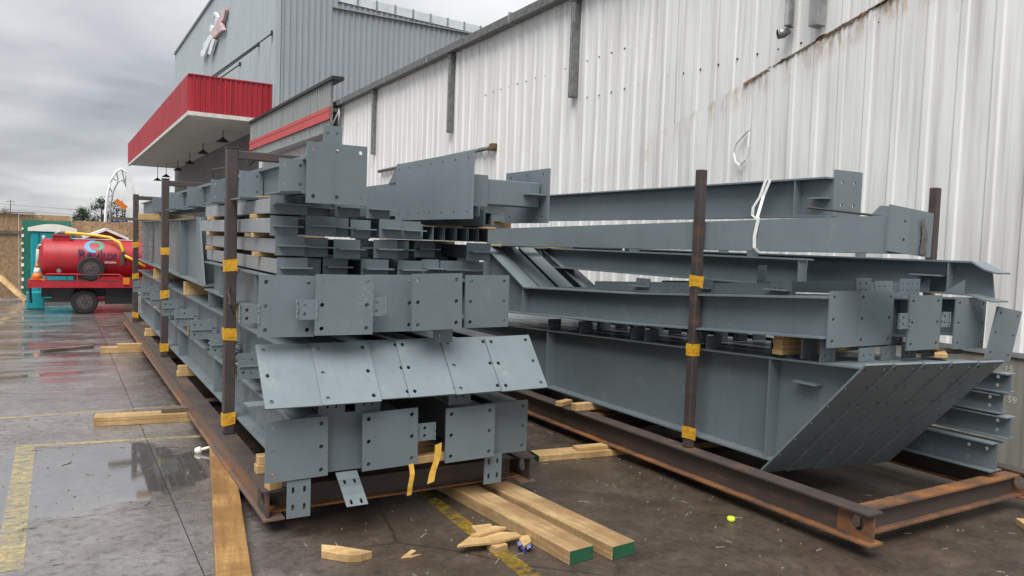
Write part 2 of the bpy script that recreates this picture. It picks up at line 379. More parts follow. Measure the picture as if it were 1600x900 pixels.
    def build(s, name, mat, parent=None, origin=None, smooth=False, bevel=0.0, mats=None):
        me = bpy.data.meshes.new(name)
        xs = list(zip(*s.v)); c = Vector(origin) if origin else V(*[(min(q) + max(q)) / 2 for q in xs[:2]], min(xs[2]))
        me.from_pydata([(a - c.x, b - c.y, d - c.z) for a, b, d in s.v], [], s.f); me.update()
        for mm in (mats or [mat]): me.materials.append(mm)
        if mats: me.polygons.foreach_set('material_index', s.mi)
        if smooth: me.polygons.foreach_set('use_smooth', [True] * len(me.polygons))
        o = bpy.data.objects.new(name, me); COL.objects.link(o)
        WL[o.name] = c.copy()
        if parent is not None:
            o.parent = parent; o.location = c - WL[parent.name]
        else: o.location = c
        if bevel:
            b = o.modifiers.new('bevel', 'BEVEL'); b.width = bevel; b.segments = 2; b.limit_method = 'ANGLE'
        return o
def tag(o, label, cat, group=None):
    o['label'] = label; o['category'] = cat
    if group: o['group'] = group
    return o
def thing(name, loc, label, cat, group=None):
    o = bpy.data.objects.new(name, None); COL.objects.link(o); o.location = loc; o.empty_display_size = .1; WL[o.name] = Vector(loc)
    return tag(o, label, cat, group)
def structure(o): o['kind'] = 'structure'; return o
def text_mesh(name, body, size, mat, parent, loc, rot, depth=.004, label=None):
    cu = bpy.data.curves.new(name + '_curve', 'FONT'); cu.body = body; cu.size = size; cu.extrude = depth; cu.resolution_u = 3
    t = bpy.data.objects.new(name + '_tmp', cu); COL.objects.link(t); bpy.context.view_layer.update()
    me = bpy.data.meshes.new_from_object(t.evaluated_get(bpy.context.evaluated_depsgraph_get())); bpy.data.objects.remove(t)
    me.materials.clear(); me.materials.append(mat)
    o = bpy.data.objects.new(name, me); COL.objects.link(o); o.parent = parent
    o.location = Vector(loc) - WL[parent.name]; o.rotation_euler = rot; WL[o.name] = Vector(loc)
    if label: o['label'] = label
    return o

# ------------------------------------------------------------------ ground
g = MB().add([(-600, -300, -.012), (900, -300, -.012), (900, 1500, -.012), (-600, 1500, -.012)], [(0, 1, 2, 3)]).build('ground', JOINT, origin=(0, 0, -.012))
structure(g)
XS = [-60, -22, -11, -3.5, .745, 4.55, 8.4, 60]; YS = [-40, -6, 1.2, 6.0, 10.35, 14.9, 19.4, 27, 60, 140]
for i in range(len(XS) - 1):
    for j in range(len(YS) - 1):
        gp = .0035
        s_ = MB().box(XS[i] + gp, XS[i + 1] - gp, YS[j] + gp, YS[j + 1] - gp, -.011, 0.0)
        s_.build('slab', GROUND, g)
def far_field():
    m_ = MB()
    for a in ((-600, -60, -300, 1500), (60, 900, -300, 1500), (-60, 60, 140, 1500), (-60, 60, -300, -40)):
        m_.add([(a[0], a[2], -.002), (a[1], a[2], -.002), (a[1], a[3], -.002), (a[0], a[3], -.002)], [(0, 1, 2, 3)])
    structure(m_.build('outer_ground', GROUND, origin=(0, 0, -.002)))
far_field()
def line_mark(name, pts, mat, label):
    m_ = MB(); m_.prism([(x, y, .002) for x, y in pts], (0, 0, .002)); o = m_.build(name, mat); structure(o); o['label'] = label; return o
line_mark('bay_marking', [(-.31, 8.13), (1.5, 7.86), (1.5, 7.93), (-.31, 8.22)], YELLOW_L, 'thin worn yellow bay line crossing the wet concrete')
line_mark('bay_marking', [(-.31, 5.2), (-.165, 5.2), (-.165, 8.124), (-.31, 8.124)], YELLOW_L, 'broad worn yellow bay line beside the puddle')
line_mark('bay_marking', [(-1.5, 9.42), (1.6, 9.4), (1.6, 9.46), (-1.5, 9.50)], YELLOW_L, 'faint yellow bay line beyond the timbers')
line_mark('bay_marking', [(2.36, 2.6), (2.50, 2.6), (2.56, 5.6), (2.46, 5.6)], YELLOW_R, 'yellow line running under the left rack by the long timbers')
# small stones and splinters on the wet slabs
def debris():
    m_ = MB(); rng = random.Random(3)
    for q in range(1000):
        x = rng.uniform(-1.5, 6.2); y = rng.uniform(2.2, 9.5); r = rng.uniform(.0015, .006)
        if rng.random() < .25:
            a = rng.uniform(0, PI); L = rng.uniform(.01, .05)
            m_.obox((x, y, .003), (math.cos(a) * L, math.sin(a) * L, 0), (-math.sin(a) * .003, math.cos(a) * .003, 0), (0, 0, .0025))
        else:
            m_.obox((x, y, r * .5), (r, r * .3, 0), (-r * .4, r * .8, r * .1), (0, 0, r * .6))
    o = m_.build('grit', m_plain('pale_grit', (.20, .175, .14), .8, .6, 60), origin=(2, 5, 0)); o['kind'] = 'stuff'; o['label'] = 'pale grit and wood splinters scattered over the concrete'; o['category'] = 'debris'
debris()

# ------------------------------------------------------------------ white shed wall
def wx(y): return 7.97 + .02338 * (y - 3.71)
shed = thing('corrugated_shed', (8.2, 14, 0), 'long white ribbed metal shed wall with torn seam along the right side', 'building')
P_ = .36
def zc(y): return 3.91 + (8.82 - y) * .283
def rib_profile(y0, n):
    pr = []
    for q in range(n):
        b = y0 + q * P_
        h_, g_ = (.034, .005) if b > 9.3 else (.020, .001)
        pr += [(b, 0), (b + .095, 0), (b + .105, g_), (b + .125, g_), (b + .135, 0), (b + .235, 0), (b + .258, h_), (b + .322, h_), (b + .346, 0)]
    pr.append((y0 + n * P_ + .02, 0.002)); return pr
rngw = random.Random(11)
def sheet(y0, zb, zt, push=0.0, bulge=0.0):
    pr = rib_profile(y0, 3); m_ = MB(); rows = []
    top = lambda y: zt(y) if callable(zt) else zt
    bot = lambda y: zb(y) if callable(zb) else zb
    NZ = 7
    for k in range(NZ):
        f = k / (NZ - 1)
        f2 = f if not bulge else f ** .6
        row = []
        for (y, d) in pr:
            z = bot(y) + (top(y) - bot(y)) * f2
            out = push + (bulge * max(0, f2 - .55) / .45 * (1 + .5 * math.sin(y * 9))) + .007 * math.sin(y * 2.3 + z * 1.1) + .004 * math.sin(y * 7.1 - z * 2.3)
            flat = 1.0 - (.55 if bulge else 0) * f2
            row.append((wx(y) - d * flat - out, y, z))
        rows.append(row)
    n = len(pr)
    m_.add([p for r in rows for p in r], [(k * n + i, (k + 1) * n + i, (k + 1) * n + i + 1, k * n + i + 1) for k in range(NZ - 1) for i in range(n - 1)])
    o = m_.build('sheet', WHITE_SHEET, shed)
    return o
y = 1.4
while y < 40:
    y1 = y + 3 * P_; EAVE = 6.56
    if 4.3 < y < 8.9 or 4.3 < y1 < 8.9:
        gapf = lambda yy: max(0.0, min(1.0, (7.6 - yy) / .8)) * (.022 + .016 * math.sin(yy * 23) + .010 * math.sin(yy * 61))
        sheet(y, lambda yy: zc(yy) + gapf(yy) + .006 * math.sin(yy * 40), EAVE, .003)
        sheet(y, 1.1, lambda yy: zc(yy) - gapf(yy) * .4 + (.004 if yy > 7.6 else 0), .012, .014)
    else:
        sheet(y, 1.1, EAVE, rngw.choice((0.0, .005, .011, .016)))
    y = y1
# torn rusty lips along the open part of the seam
m_ = MB(); rg = random.Random(5); yy = 4.6
while yy < 7.45:
    L = rg.uniform(.05, .13); z = zc(yy); d = rg.uniform(.02, .06)
    m_.add([(wx(yy) - .03, yy, z + .012), (wx(yy) - .055, yy + L * .4, z - d), (wx(yy) - .04, yy + L, z - .02 - L * .28), (wx(yy) - .03, yy + L, z + .012 - L * .28), (wx(yy) - .02, yy + L * .5, z + .022 - L * .14)], [(0, 1, 4), (1, 2, 3), (1, 3, 4)])
    yy += L * .9
m_.build('torn_edge', RUSTEDGE, shed)
m_ = MB(); m_.prism([(wx(1.4) + .06, 1.4, 0), (wx(40) + .06, 40, 0), (wx(40) + .5, 40, 0), (wx(1.4) + .5, 1.4, 0)], (0, 0, 6.5)); m_.build('dark_interior_backing', BLACKHOLE, shed)  # near-black fill behind the seam; darkness inside the shed is painted on
# plinth with flashing
m_ = MB(); m_.prism([(wx(1.4) - .05, 1.4, 0), (wx(40) - .05, 40, 0), (wx(40) + .055, 40, 0), (wx(1.4) + .055, 1.4, 0)], (0, 0, 1.09)); m_.build('plinth', CONC_WALL, shed)
m_ = MB(); m_.prism([(wx(1.4) - .075, 1.4, 1.075), (wx(40) - .075, 40, 1.075), (wx(40) - .051, 40, 1.075), (wx(1.4) - .051, 1.4, 1.075)], (0, 0, .05)); m_.build('flashing', GALV, shed)
# gutter and roof edge
m_ = MB()
def gut(yy, a, b): return (wx(yy) + a, yy, b)
for (ya, yb) in ((1.4, 40.0),):
    ring = [(-.05, 6.50), (-.24, 6.50), (-.25, 6.66), (-.21, 6.68), (-.05, 6.70), (.6, 6.86), (.6, 6.80), (-.05, 6.64)]
    A = [gut(ya, *r) for r in ring]; B = [gut(yb, *r) for r in ring]; n = len(ring)
    m_.add(A + B, [(i, (i + 1) % n, n + (i + 1) % n, n + i) for i in range(n)] + [tuple(range(n - 1, -1, -1)), tuple(range(n, 2 * n))])
m_.build('gutter', GALV_D, shed)
for yy in (6.0, 9.1, 13.9, 18.2, 21.3, 25.5):
    m_ = MB(); m_.box(wx(yy) - .262, wx(yy) - .04, yy - .02, yy + .02, 6.485, 6.705); m_.build('gutter_bracket', GALV, shed)
def downpipe(yy, zb, zt, w, name='downpipe'):
    m_ = MB(); x = wx(yy)
    m_.box(x - .05 - w, x - .045, yy - w / 2, yy + w / 2, zb, zt)
    o = m_.build(name, GALV_D if yy > 7 else GALV, shed, bevel=.012)
    m2 = MB(); m2.box(x - .065 - w, x - .044, yy - w / 2 - .02, yy + w / 2 + .02, zt - .12, zt - .06); m2.build('pipe_clip', GALV_D, o)
    m2 = MB(); m2.box(x - .056 - w, x - .05 - w + .002, yy - .008, yy + .008, zb + .02, zt - .14); m2.build('seam', GALV, o)
for yy, zb in ((11.65, 4.67), (16.98, 4.61), (22.56, 4.55)): downpipe(yy, zb, 6.5, .12)
downpipe(6.33, 4.74, 6.5, .14)
m_ = MB(); x = wx(6.76) - .12; m_.tube([(x, 6.76, 6.5), (x, 6.76, 4.86), (x - .01, 6.765, 4.80), (x - .04, 6.79, 4.765), (x - .08, 6.82, 4.75)], [.055, .055, .056, .057, .057], 14, False)
o = m_.build('downpipe', GALV, shed, smooth=True); o['label'] = 'round ribbed drain pipe with short elbow'
m_ = MB(); m_.tube([(x, 6.76, 4.84), (x - .012, 6.767, 4.79), (x - .05, 6.80, 4.755), (x - .10, 6.84, 4.742)], [.058, .060, .060, .060], 14, False); m_.build('elbow', GALV_D, o, smooth=True)
m_ = MB(); m_.tube([(wx(14.7) - .10, 14.7, 4.06), (wx(18) - .10, 18, 4.03), (wx(22) - .10, 22, 4.0)], .05, 8); cd = m_.build('conduit', GALV_D, shed, smooth=True)
m_ = MB(); m_.box(wx(14.72) - .16, wx(14.72) - .03, 14.62, 14.78, 3.98, 4.14); m_.build('conduit_box', RUSTEDGE, cd, bevel=.02)
# hex screw heads
m_ = MB()
for r0, r1, z in ((9.2, 15.5, 5.28), (5.2, 11.4, 4.63)):
    yy = r0
    while yy < r1:
        m_.lathe((wx(yy) - .006, yy, z + rngw.uniform(-.01, .01)), (-1, 0, 0), [(.016, 0), (.016, .006), (.009, .008), (.009, .014)], 6); yy += P_ if z != 3.55 else .36
o = m_.build('sheet_screws', DARK, shed); o['kind'] = 'stuff'
text_mesh('chalk_writing', '15', .085, CHALK, shed, (wx(3.9) - .053, 3.93, .93), (PI / 2, 0, -PI / 2 + .023), .001)
text_mesh('chalk_writing', 'S9', .09, CHALK, shed, (wx(3.85) - .053, 3.88, .63), (PI / 2, 0, -PI / 2 + .023), .001)
# white cable loop hanging from the wall
xw = wx(7.4) - .06
m_ = MB(); m_.ribbon([(xw, 7.37, 3.74), (xw - .01, 7.385, 3.62), (xw - .02, 7.47, 3.55), (xw - .03, 7.57, 3.46), (xw - .03, 7.61, 3.34), (xw - .03, 7.57, 3.21), (xw - .03, 7.48, 3.16), (xw - .03, 7.40, 3.22), (xw - .02, 7.37, 3.40), (xw - .01, 7.375, 3.60)], (1, 0, 0), .035, .006)
tag(m_.build('hanging_strap', WEB_WHITE), 'white strap loop hanging on the white ribbed wall', 'strap')
bpy.context.view_layer.update()

# ------------------------------------------------------------------ grey hall with red canopy, and the striped fascia annex
hall = thing('grey_hall', (9.33, 39, 0), 'tall grey ribbed hall with red canopy and emblem', 'building')
def corr(axis, a0, a1, z0, z1, fixed, outv, pitch, depth, name, mat, parent, duty=.45, ztop=None):
    m_ = MB(); pr = []; a = a0
    while a < a1 - 1e-6:
        w = min(pitch, a1 - a)
        pr += [(a, 0), (a + w * duty, 0), (a + w * (duty + .1), depth), (a + w * .9, depth)]; a += pitch
    pr.append((a1, 0)); n = len(pr); vs_ = []
    for k in (0, 1):
        for (q, d) in pr:
            zt = z1 if ztop is None else ztop(q)
            z = z0 if k == 0 else zt
            vs_.append((q, fixed + outv * d, z) if axis == 'x' else (fixed + outv * d, q, z))
    m_.add(vs_, [(i, i + 1, n + i + 1, n + i) for i in range(n - 1)])
    return m_.build(name, mat, parent)
corr('x', 9.33, 30, 0, 14.1, 39.0, -1, .30, .05, 'front_cladding', GREY_SHEET, hall, ztop=lambda q: 18.0 if q < 12.0 else 14.25 - (q - 13.4) * .037)
corr('y', 39.0, 77.0, 7.6, 18.0, 9.33, -1, .42, .05, 'side_cladding', GREY_LIGHT, hall)
MB().box(9.34, 9.5, 39.05, 77, 0, 7.598).build('shade_painted_ground_floor', DARKWALL, hall)  # lower wall: the shade under the canopy is put into its dark colour
MB().box(9.25, 9.45, 38.92, 39.05, 0, 18.02).build('corner_flashing', GREY_LIGHT, hall)
MB().box(9.2, 9.42, 39.06, 77.1, 18.0, 18.2).build('roof_edge', GALV_D, hall)
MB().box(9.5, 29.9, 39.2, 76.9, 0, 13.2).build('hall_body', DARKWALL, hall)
MB().box(12.0, 29.9, 38.84, 39.0, 13.55, 13.60).build('gutter_ledge', GALV, hall)
for q in range(9):
    xa = 12.3 + q * 1.02; z = 14.30 - (xa - 13.4) * .037
    pn = MB().prism([(xa + .03, 38.90, z - .42), (xa + .97, 38.90, z - .455), (xa + .97, 38.90, z + .02 - .037), (xa + .03, 38.90, z + .02)], (0, .06, 0)).build('skylight_pane', SKYLIGHT, hall)
    MB().box(xa - .03, xa + .03, 38.86, 38.98, z - .46, z + .06).build('frame', GALV, pn)
# canopy
can = MB().box(5.5, 9.3, 39.9, 75.2, 7.62, 7.70).build('canopy', SOFFIT, hall); can['label'] = 'deep red ribbed entrance canopy with pale soffit'
corr('x', 5.45, 9.28, 7.72, 9.44, 39.8, -1, .24, .05, 'canopy_front', RED_SHEET, can)
corr('y', 39.8, 75.2, 7.72, 9.44, 5.45, -1, .45, .10, 'canopy_side', RED_SHEET, can)
MB().box(5.36, 9.3, 39.70, 39.88, 7.54, 7.73).build('canopy_trim', TRIM, can)
MB().box(5.36, 5.52, 39.885, 75.3, 7.54, 7.73).build('canopy_trim', TRIM, can)
MB().box(5.38, 9.29, 39.73, 39.86, 9.44, 9.50).build('canopy_cap', RED_SHEET, can)
MB().box(5.38, 5.5, 39.865, 75.2, 9.44, 9.50).build('canopy_cap', RED_SHEET, can)
MB().box(5.5, 9.3, 39.9, 75.2, 8.9, 8.95).build('canopy_roof', GALV_D, can)
for (ya, za), (xb, yb) in (((39.9, 12.03), (5.9, 41.2)), ((42.8, 12.05), (5.9, 44.5)), ((47.7, 11.9), (5.9, 49.2))):
    t_ = MB().tube([(9.26, ya, za), (xb, yb, 9.05)], .038, 6).build('stay_rod', DARK, hall)
    MB().box(9.2, 9.3, ya - .1, ya + .1, za - .1, za + .12).build('bracket', DARK, t_)
for (x, yq, z) in ((7.89, 45.0, 7.0), (8.0, 52.4, 6.98), (8.2, 59.5, 6.85), (8.3, 66.5, 6.82), (7.9, 70.5, 6.5), (7.5, 73.0, 6.3)):
    t_ = thing('pendant_lamp', (x, yq, z), '', 'lamp', 'lamps under the canopy')
    MB().lathe((x, yq, z), (0, 0, 1), [(.36, 0), (.33, .03), (.10, .20), (.05, .26)], 16).build('lamp_shade', DARK, t_)
    MB().tube([(x, yq, z + .25), (x, yq, 7.62)], .025, 5).build('rod', DARK, t_)
for o, lb in zip([o for o in COL.objects if o.name.startswith('pendant_lamp')], ('nearest', 'second nearest', 'third nearest', 'fourth nearest', 'second farthest', 'farthest')):
    o['label'] = lb + ' dark pendant lamp hanging under the red canopy'
# emblem
def emblem():
    X = 9.24
    root = thing('wall_emblem', (X, 42, 10), 'silver and faded red raised emblem on the grey hall', 'sign')
    def shape(name, pts, mat, d=.35):
        d *= .6
        MB().prism([(X - d, yq, z) for yq, z in pts], (d - .03, 0, 0)).build(name, mat, root)
    shape('body', [(56.43, 15.49), (55.98, 15.04), (53.07, 14.91), (51.95, 14.78), (52.73, 15.46), (52.36, 15.51), (52.88, 15.76), (54.16, 15.92), (54.93, 15.59)], SIGN_RED)
    shape('ear', [(52.87, 15.67), (52.42, 16.28), (51.32, 16.01), (51.31, 15.86), (52.11, 15.37)], SIGN_RED, .34)
    shape('horn', [(54.93, 15.64), (54.84, 16.26), (55.4, 16.58), (55.94, 16.37), (56.03, 16.54), (55.41, 16.7), (54.86, 16.52), (54.17, 16.11), (54.27, 15.67)], SIGN_SILVER, .33)
    shape('horn', [(57.16, 15.79), (56.91, 16.19), (56.47, 16.07), (56.17, 15.82), (55.34, 15.68), (56.3, 15.61)], SIGN_SILVER, .33)
    shape('head', [(60.59, 14.75), (60.78, 15.14), (59.66, 15.08), (59.53, 15.45), (58.16, 15.42), (57.73, 15.57), (56.57, 15.43), (56.26, 15.12), (57.11, 14.96), (58.26, 14.76), (59.31, 14.51)], SIGN_SILVER, .36)
    shape('leg', [(57.49, 14.31), (56.8, 14.76), (55.7, 15.01), (54.87, 14.74), (55.66, 14.48), (56.47, 14.1)], SIGN_SILVER, .37)
emblem()
# annex
ann = thing('striped_annex', (8.1, 26.1, 0), 'weathered grey fascia with faded red stripe beyond the white shed', 'building')
corr('y', 26.15, 38.9, 6.46, 7.30, 8.1, -1, .30, .04, 'upper_fascia', GREY_FASCIA, ann)
for k in range(3): MB().box(8.03 + .012 * (k % 2), 8.12, 26.2, 38.9, 6.03 + k * .145, 6.17 + k * .145).build('red_board', RED_PALE, ann)
corr('y', 26.2, 38.9, 5.68, 6.02, 8.11, -1, .30, .03, 'lower_fascia', GREY_FASCIA, ann)
MB().box(8.02, 8.6, 26.4, 38.9, 5.60, 5.67).build('soffit', GALV, ann)
MB().box(7.98, 8.40, 25.75, 38.9, 7.31, 7.42).build('cap_flashing', DARK, ann)
MB().box(8.06, 8.13, 26.08, 26.148, 5.62, 7.30).build('end_post', GALV_D, ann)
MB().box(8.13, 8.35, 26.2, 26.26, 6.3, 6.42).build('end_bracket', GALV_D, ann)
MB().tube([(8.12, 26.2, 5.75), (8.4, 26.2, 6.4)], .03, 6).build('brace', GALV, ann)
MB().tube([(8.33, 26.0, 6.4), (8.33, 26.0, 5.7)], .05, 8).build('drain_pipe', GALV, ann, smooth=True)
MB().tube([(8.2, 38.5, 5.5), (8.0, 38.7, 5.3), (7.9, 38.8, 5.55)], .05, 6).build('cable_bracket', DARK, ann)

# ------------------------------------------------------------------ steel members
FRONT_U, FRONT_W = (1, 0, 0), (0, 0, 1)       # plates facing the camera's end of the racks
def end_plate(parent, x0, z0, w, h, y, cols=2, rows=3, rot=0.0, yaw=0.0, slant=None, mat=None, t=.014, r=.0145, inset=.045, name='end_plate'):
    U = Vector((math.cos(rot) * math.cos(yaw), math.sin(yaw), math.sin(rot)))
    W = Vector((-math.sin(rot), 0, math.cos(rot))) if slant is None else Vector((0, slant[0], slant[1])).normalized()
    if slant is not None: U = Vector((1, 0, 0)); U.rotate(Matrix.Rotation(rot, 3, 'Y'))
    cs = [inset + (w - 2 * inset) * i / (cols - 1) for i in range(cols)] if cols > 1 else ([w / 2] if cols else [])
    rs = [inset + (h - 2 * inset) * i / (rows - 1) for i in range(rows)] if rows > 1 else ([h / 2] if rows else [])
    return MB().plate((x0, y, z0), U, W, w, h, t, cs, rs, r).build(name, mat or STEEL, parent)
def hbeam(name, label, cat, group, xc, web, top, bot, fw=.22, tf=.014, tw=.010, mat=None):
    """I-section along Y: web = (y, z) polygon, top / bot = flange lines (outer faces)"""
    mat = mat or STEEL
    ys = [p[0] for p in bot]; root = thing(name, (xc, min(ys), min(p[1] for p in bot)), label, cat, group)
    MB().px(web, xc - tw / 2, xc + tw / 2).build('web', mat, root)
    MB().strip(top, xc - fw / 2, xc + fw / 2, tf).build('top_flange', mat, root)
    MB().strip(bot, xc - fw / 2, xc + fw / 2, -tf).build('bottom_flange', mat, root)
    return root
def straight(name, label, group, xc, y0, y1, z0, z1, fw=.22, tf=.014, cat='steel beam', mat=None):
    return hbeam(name, label, cat, group, xc, [(y0, z0 + tf), (y1, z0 + tf), (y1, z1 - tf), (y0, z1 - tf)], [(y0, z1), (y1, z1)], [(y0, z0), (y1, z0)], fw, tf, mat=mat)
def stiffener(root, xc, y, z0, z1, fw, t=.010, side=-1):
    a, b = (xc - fw / 2 + .004, xc - .006) if side < 0 else (xc + .006, xc + fw / 2 - .004)
    return MB().box(a, b, y - t / 2, y + t / 2, z0, z1).build('stiffener', STEEL, root)
def cleat(root, x0, y, z0, w, h, fin=True, depth=.16, cols=2, rows=2):
    p = MB().plate((x0, y, z0), FRONT_U, FRONT_W, w, h, .010, [w * .2, w * .5] if cols == 2 else [w / 2], [h * .25, h * .75], .011).build('cleat', STEEL, root)
    if fin: MB().box(x0 + .012, x0 + w + .05, y - .012, y + depth, z0 + h * .5 - .005, z0 + h * .5 + .005).build('fin', STEEL_B, p)
    MB().box(x0 + w - .012, x0 + w - .002, y + .0105, y + depth, z0 + .002, z0 + h - .002).build('gusset', STEEL, p)
    return p
def side_tab(root, x0, z0, w, h, y, rows=2, cols=1):
    rg_ = random.Random(int(x0 * 1000))
    for xb in (x0 + .004, x0 + w - .004):       # ragged weld bead down each edge of the tab
        n = 9
        MB().tube([(xb + rg_.uniform(-.003, .003), y - .006, z0 + h * k / (n - 1)) for k in range(n)], [rg_.uniform(.003, .008) for k in range(n)], 6).build('weld_bead', STEEL_B, root)
    return MB().plate((x0, y, z0), FRONT_U, FRONT_W, w, h, .010, [w * .4] if cols == 1 else [w * .3, w * .7], [h * .28, h * .72], .012).build('side_tab', STEEL, root)

# ---- left rack skid
def skid(label, x0, x1, y0, y1, zb, zt, posts, arm, fw=.14):
    root = thing('transport_skid', ((x0 + x1) / 2, y0, zb), label, 'skid', 'steel transport skids')
    for sgn, xc in ((1, x0 + fw / 2), (-1, x1 - fw / 2)):
        wb = xc if x0 > 3 else xc - sgn * .035
        RAILM = RUST if x0 > 3 else RUST_L
        yr = [y0 + .30, y0 + 1.5, y0 + 3.2, y0 + 5.5, y0 + 9, y1]
        sag = [0, -.006, -.02, -.008, -.012, .01]
        rail = MB().px([(y0 + .28, zb + .014), (y1, zb + .014), (y1, zt - .014), (y0 + .28, zt - .014)], wb - .006, wb + .006).build('rail', RAILM, root)
        MB().strip([(y0, zt)] + [(a, zt + b * .2) for a, b in zip(yr, sag)], xc - fw / 2, xc + fw / 2, .014).build('rail_flange', RUST if sgn < 0 or x0 < 3 else RUST, rail)
        MB().strip([(y0 - .015, zb)] + [(a, zb + b * .2) for a, b in zip(yr, sag)], xc - fw / 2, xc + fw / 2, -.014).build('rail_flange', RUST_HOT if x0 > 3 else RUST_L, rail)
        MB().plate((wb - .009, y0 + .279, zb + .015), (0, -1, 0), (0, 0, 1), .27, zt - zb - .03, .018, [.15], [(zt - zb) / 2 - .01], .052, seg=20).build('lifting_lug', RUST_HOT if x0 > 3 else RUST, rail)
    yb = y0 + .16
    while yb < y1:
        cb = MB().box(x0 + fw + .002, x1 - fw - .002, yb - .005, yb + .005, zb + .03, zt - .034).build('cross_beam', RUST, root)
        MB().box(x0 + fw / 2 + .008, x1 - fw / 2 - .008, yb - .06, yb + .06, zt - .034, zt - .02).build('flange', RUST_HOT if x0 > 3 else RUST, cb)
        MB().box(x0 + fw / 2 + .008, x1 - fw / 2 - .008, yb - .06, yb + .06, zb + .016, zb + .03).build('flange', RUST_HOT, cb)
        yb += 3.05
    for px_, py_, h, has_arm in posts:
        a = .045 if x0 < 3 else .036
        p = MB().box(px_ - a, px_ + a, py_ - a, py_ + a, zt + .001, h).build('post', POST, root, bevel=.008)
        for tz in (.43, 1.15, 1.73):
            rg_ = random.Random(int(py_ * 10 + tz * 100)); j = rg_.uniform(-.012, .012)
            tp = MB(); b = a + .004
            n = 3
            for kk in range(n):
                o_ = rg_.uniform(-.006, .006)
                tp.obox((px_, py_, tz - .030 + kk * .03), (b + .001 * kk, 0, o_ + j), (0, b + .001 * kk, o_), (0, 0, .021))
            tp.build('tape_wrap', TAPE, p)
        if has_arm:
            MB().box(px_ + a + .001, px_ + arm, py_ - .045, py_ + .045, h - .085, h - .015).build('post_arm', POST, p, bevel=.006)
            MB().box(px_ - a - .005, px_ + a + .004, py_ - a - .004, py_ + a + .004, h + .001, h + .012).build('post_cap', POST, p)
    return root
skid('rusty steel skid with three tall posts under the left stack', 1.18, 3.31, 5.12, 17.6, .095, .300,
     [(1.258, 6.77, 2.705, True), (1.258, 11.3, 2.69, True), (1.258, 15.75, 2.64, True)], .6)
skid('orange rusted steel skid under the right stack beside the white wall', 4.56, 6.80, 3.02, 15.4, .095, .310,
     [(4.66, 4.80, 2.67, False), (6.70, 4.00, 2.62, False)], .6, .15)

# ---- left stack, row A (bottom)
GA = 'beams in the bottom row of the left stack'
ROWA = [  # xc, plate x0, z0, y, rot, holes
    (1.43, 1.15, .41, 4.95, .012, (2, 3), 'leftmost bottom beam of the left stack with six-hole square end plate'),
    (1.67, 1.43, .415, 5.02, .0, (0, 0), 'bottom beam of the left stack whose plain end plate sits behind its neighbours'),
    (1.985, 1.785, .42, 4.92, .02, (2, 3), 'bottom beam of the left stack whose end plate has a small side tab'),
    (2.62, 2.42, .395, 4.95, .012, (2, 3), 'bottom beam of the left stack just right of the dark gap'),
    (2.96, 2.76, .385, 5.04, .0, (2, 3), 'rightmost bottom beam of the left stack, plate half hidden')]
for (xc, px0, pz, yp, rot, hl, lb) in ROWA:
    r_ = straight('steel_beam', lb, GA, xc, yp + .001, 16.6, .425, .795, .215)
    end_plate(r_, px0, pz, .405, .40, yp - .015, *hl, rot=rot)
    for ys in (7.9, 10.4, 13.2): stiffener(r_, xc, ys, .44, .78, .215)
    if xc == 1.985: side_tab(r_, 2.195, .58, .135, .125, 4.93)
    if xc == 1.43:
        MB().box(1.14, 1.32, 5.42, 5.58, .80, .812).build('fin', STEEL_B, r_)
        MB().plate((1.29, 4.945, .155), FRONT_U, FRONT_W, .155, .25, .008, [.04, .115], [.07, .185], .010, .012).build('hanging_cleat', STEEL, r_)
    if xc == 1.67:
        hc = MB()
        pr = [(4.99, .41), (4.965, .36), (4.955, .32), (4.93, .27), (4.88, .20)]
        for k in range(len(pr) - 1):
            (ya, za), (yb_, zb_) = pr[k], pr[k + 1]
            hc.plate((1.625 + .012 * (k + 1), yb_, zb_), (1, 0, 0), (-.012, ya - yb_, za - zb_), .15, math.hypot(ya - yb_, za - zb_), .008, *(([.04, .11], [.030], .010, .008) if k in (1, 3) else ((), ())))
        hc.build('bent_cleat', STEEL_B, r_)
    if xc == 2.96:
        MB().plate((2.775, 4.99, .175), FRONT_U, FRONT_W, .15, .23, .008, [.04, .112], [.06, .17], .010, .012).build('hanging_cleat', STEEL, r_)
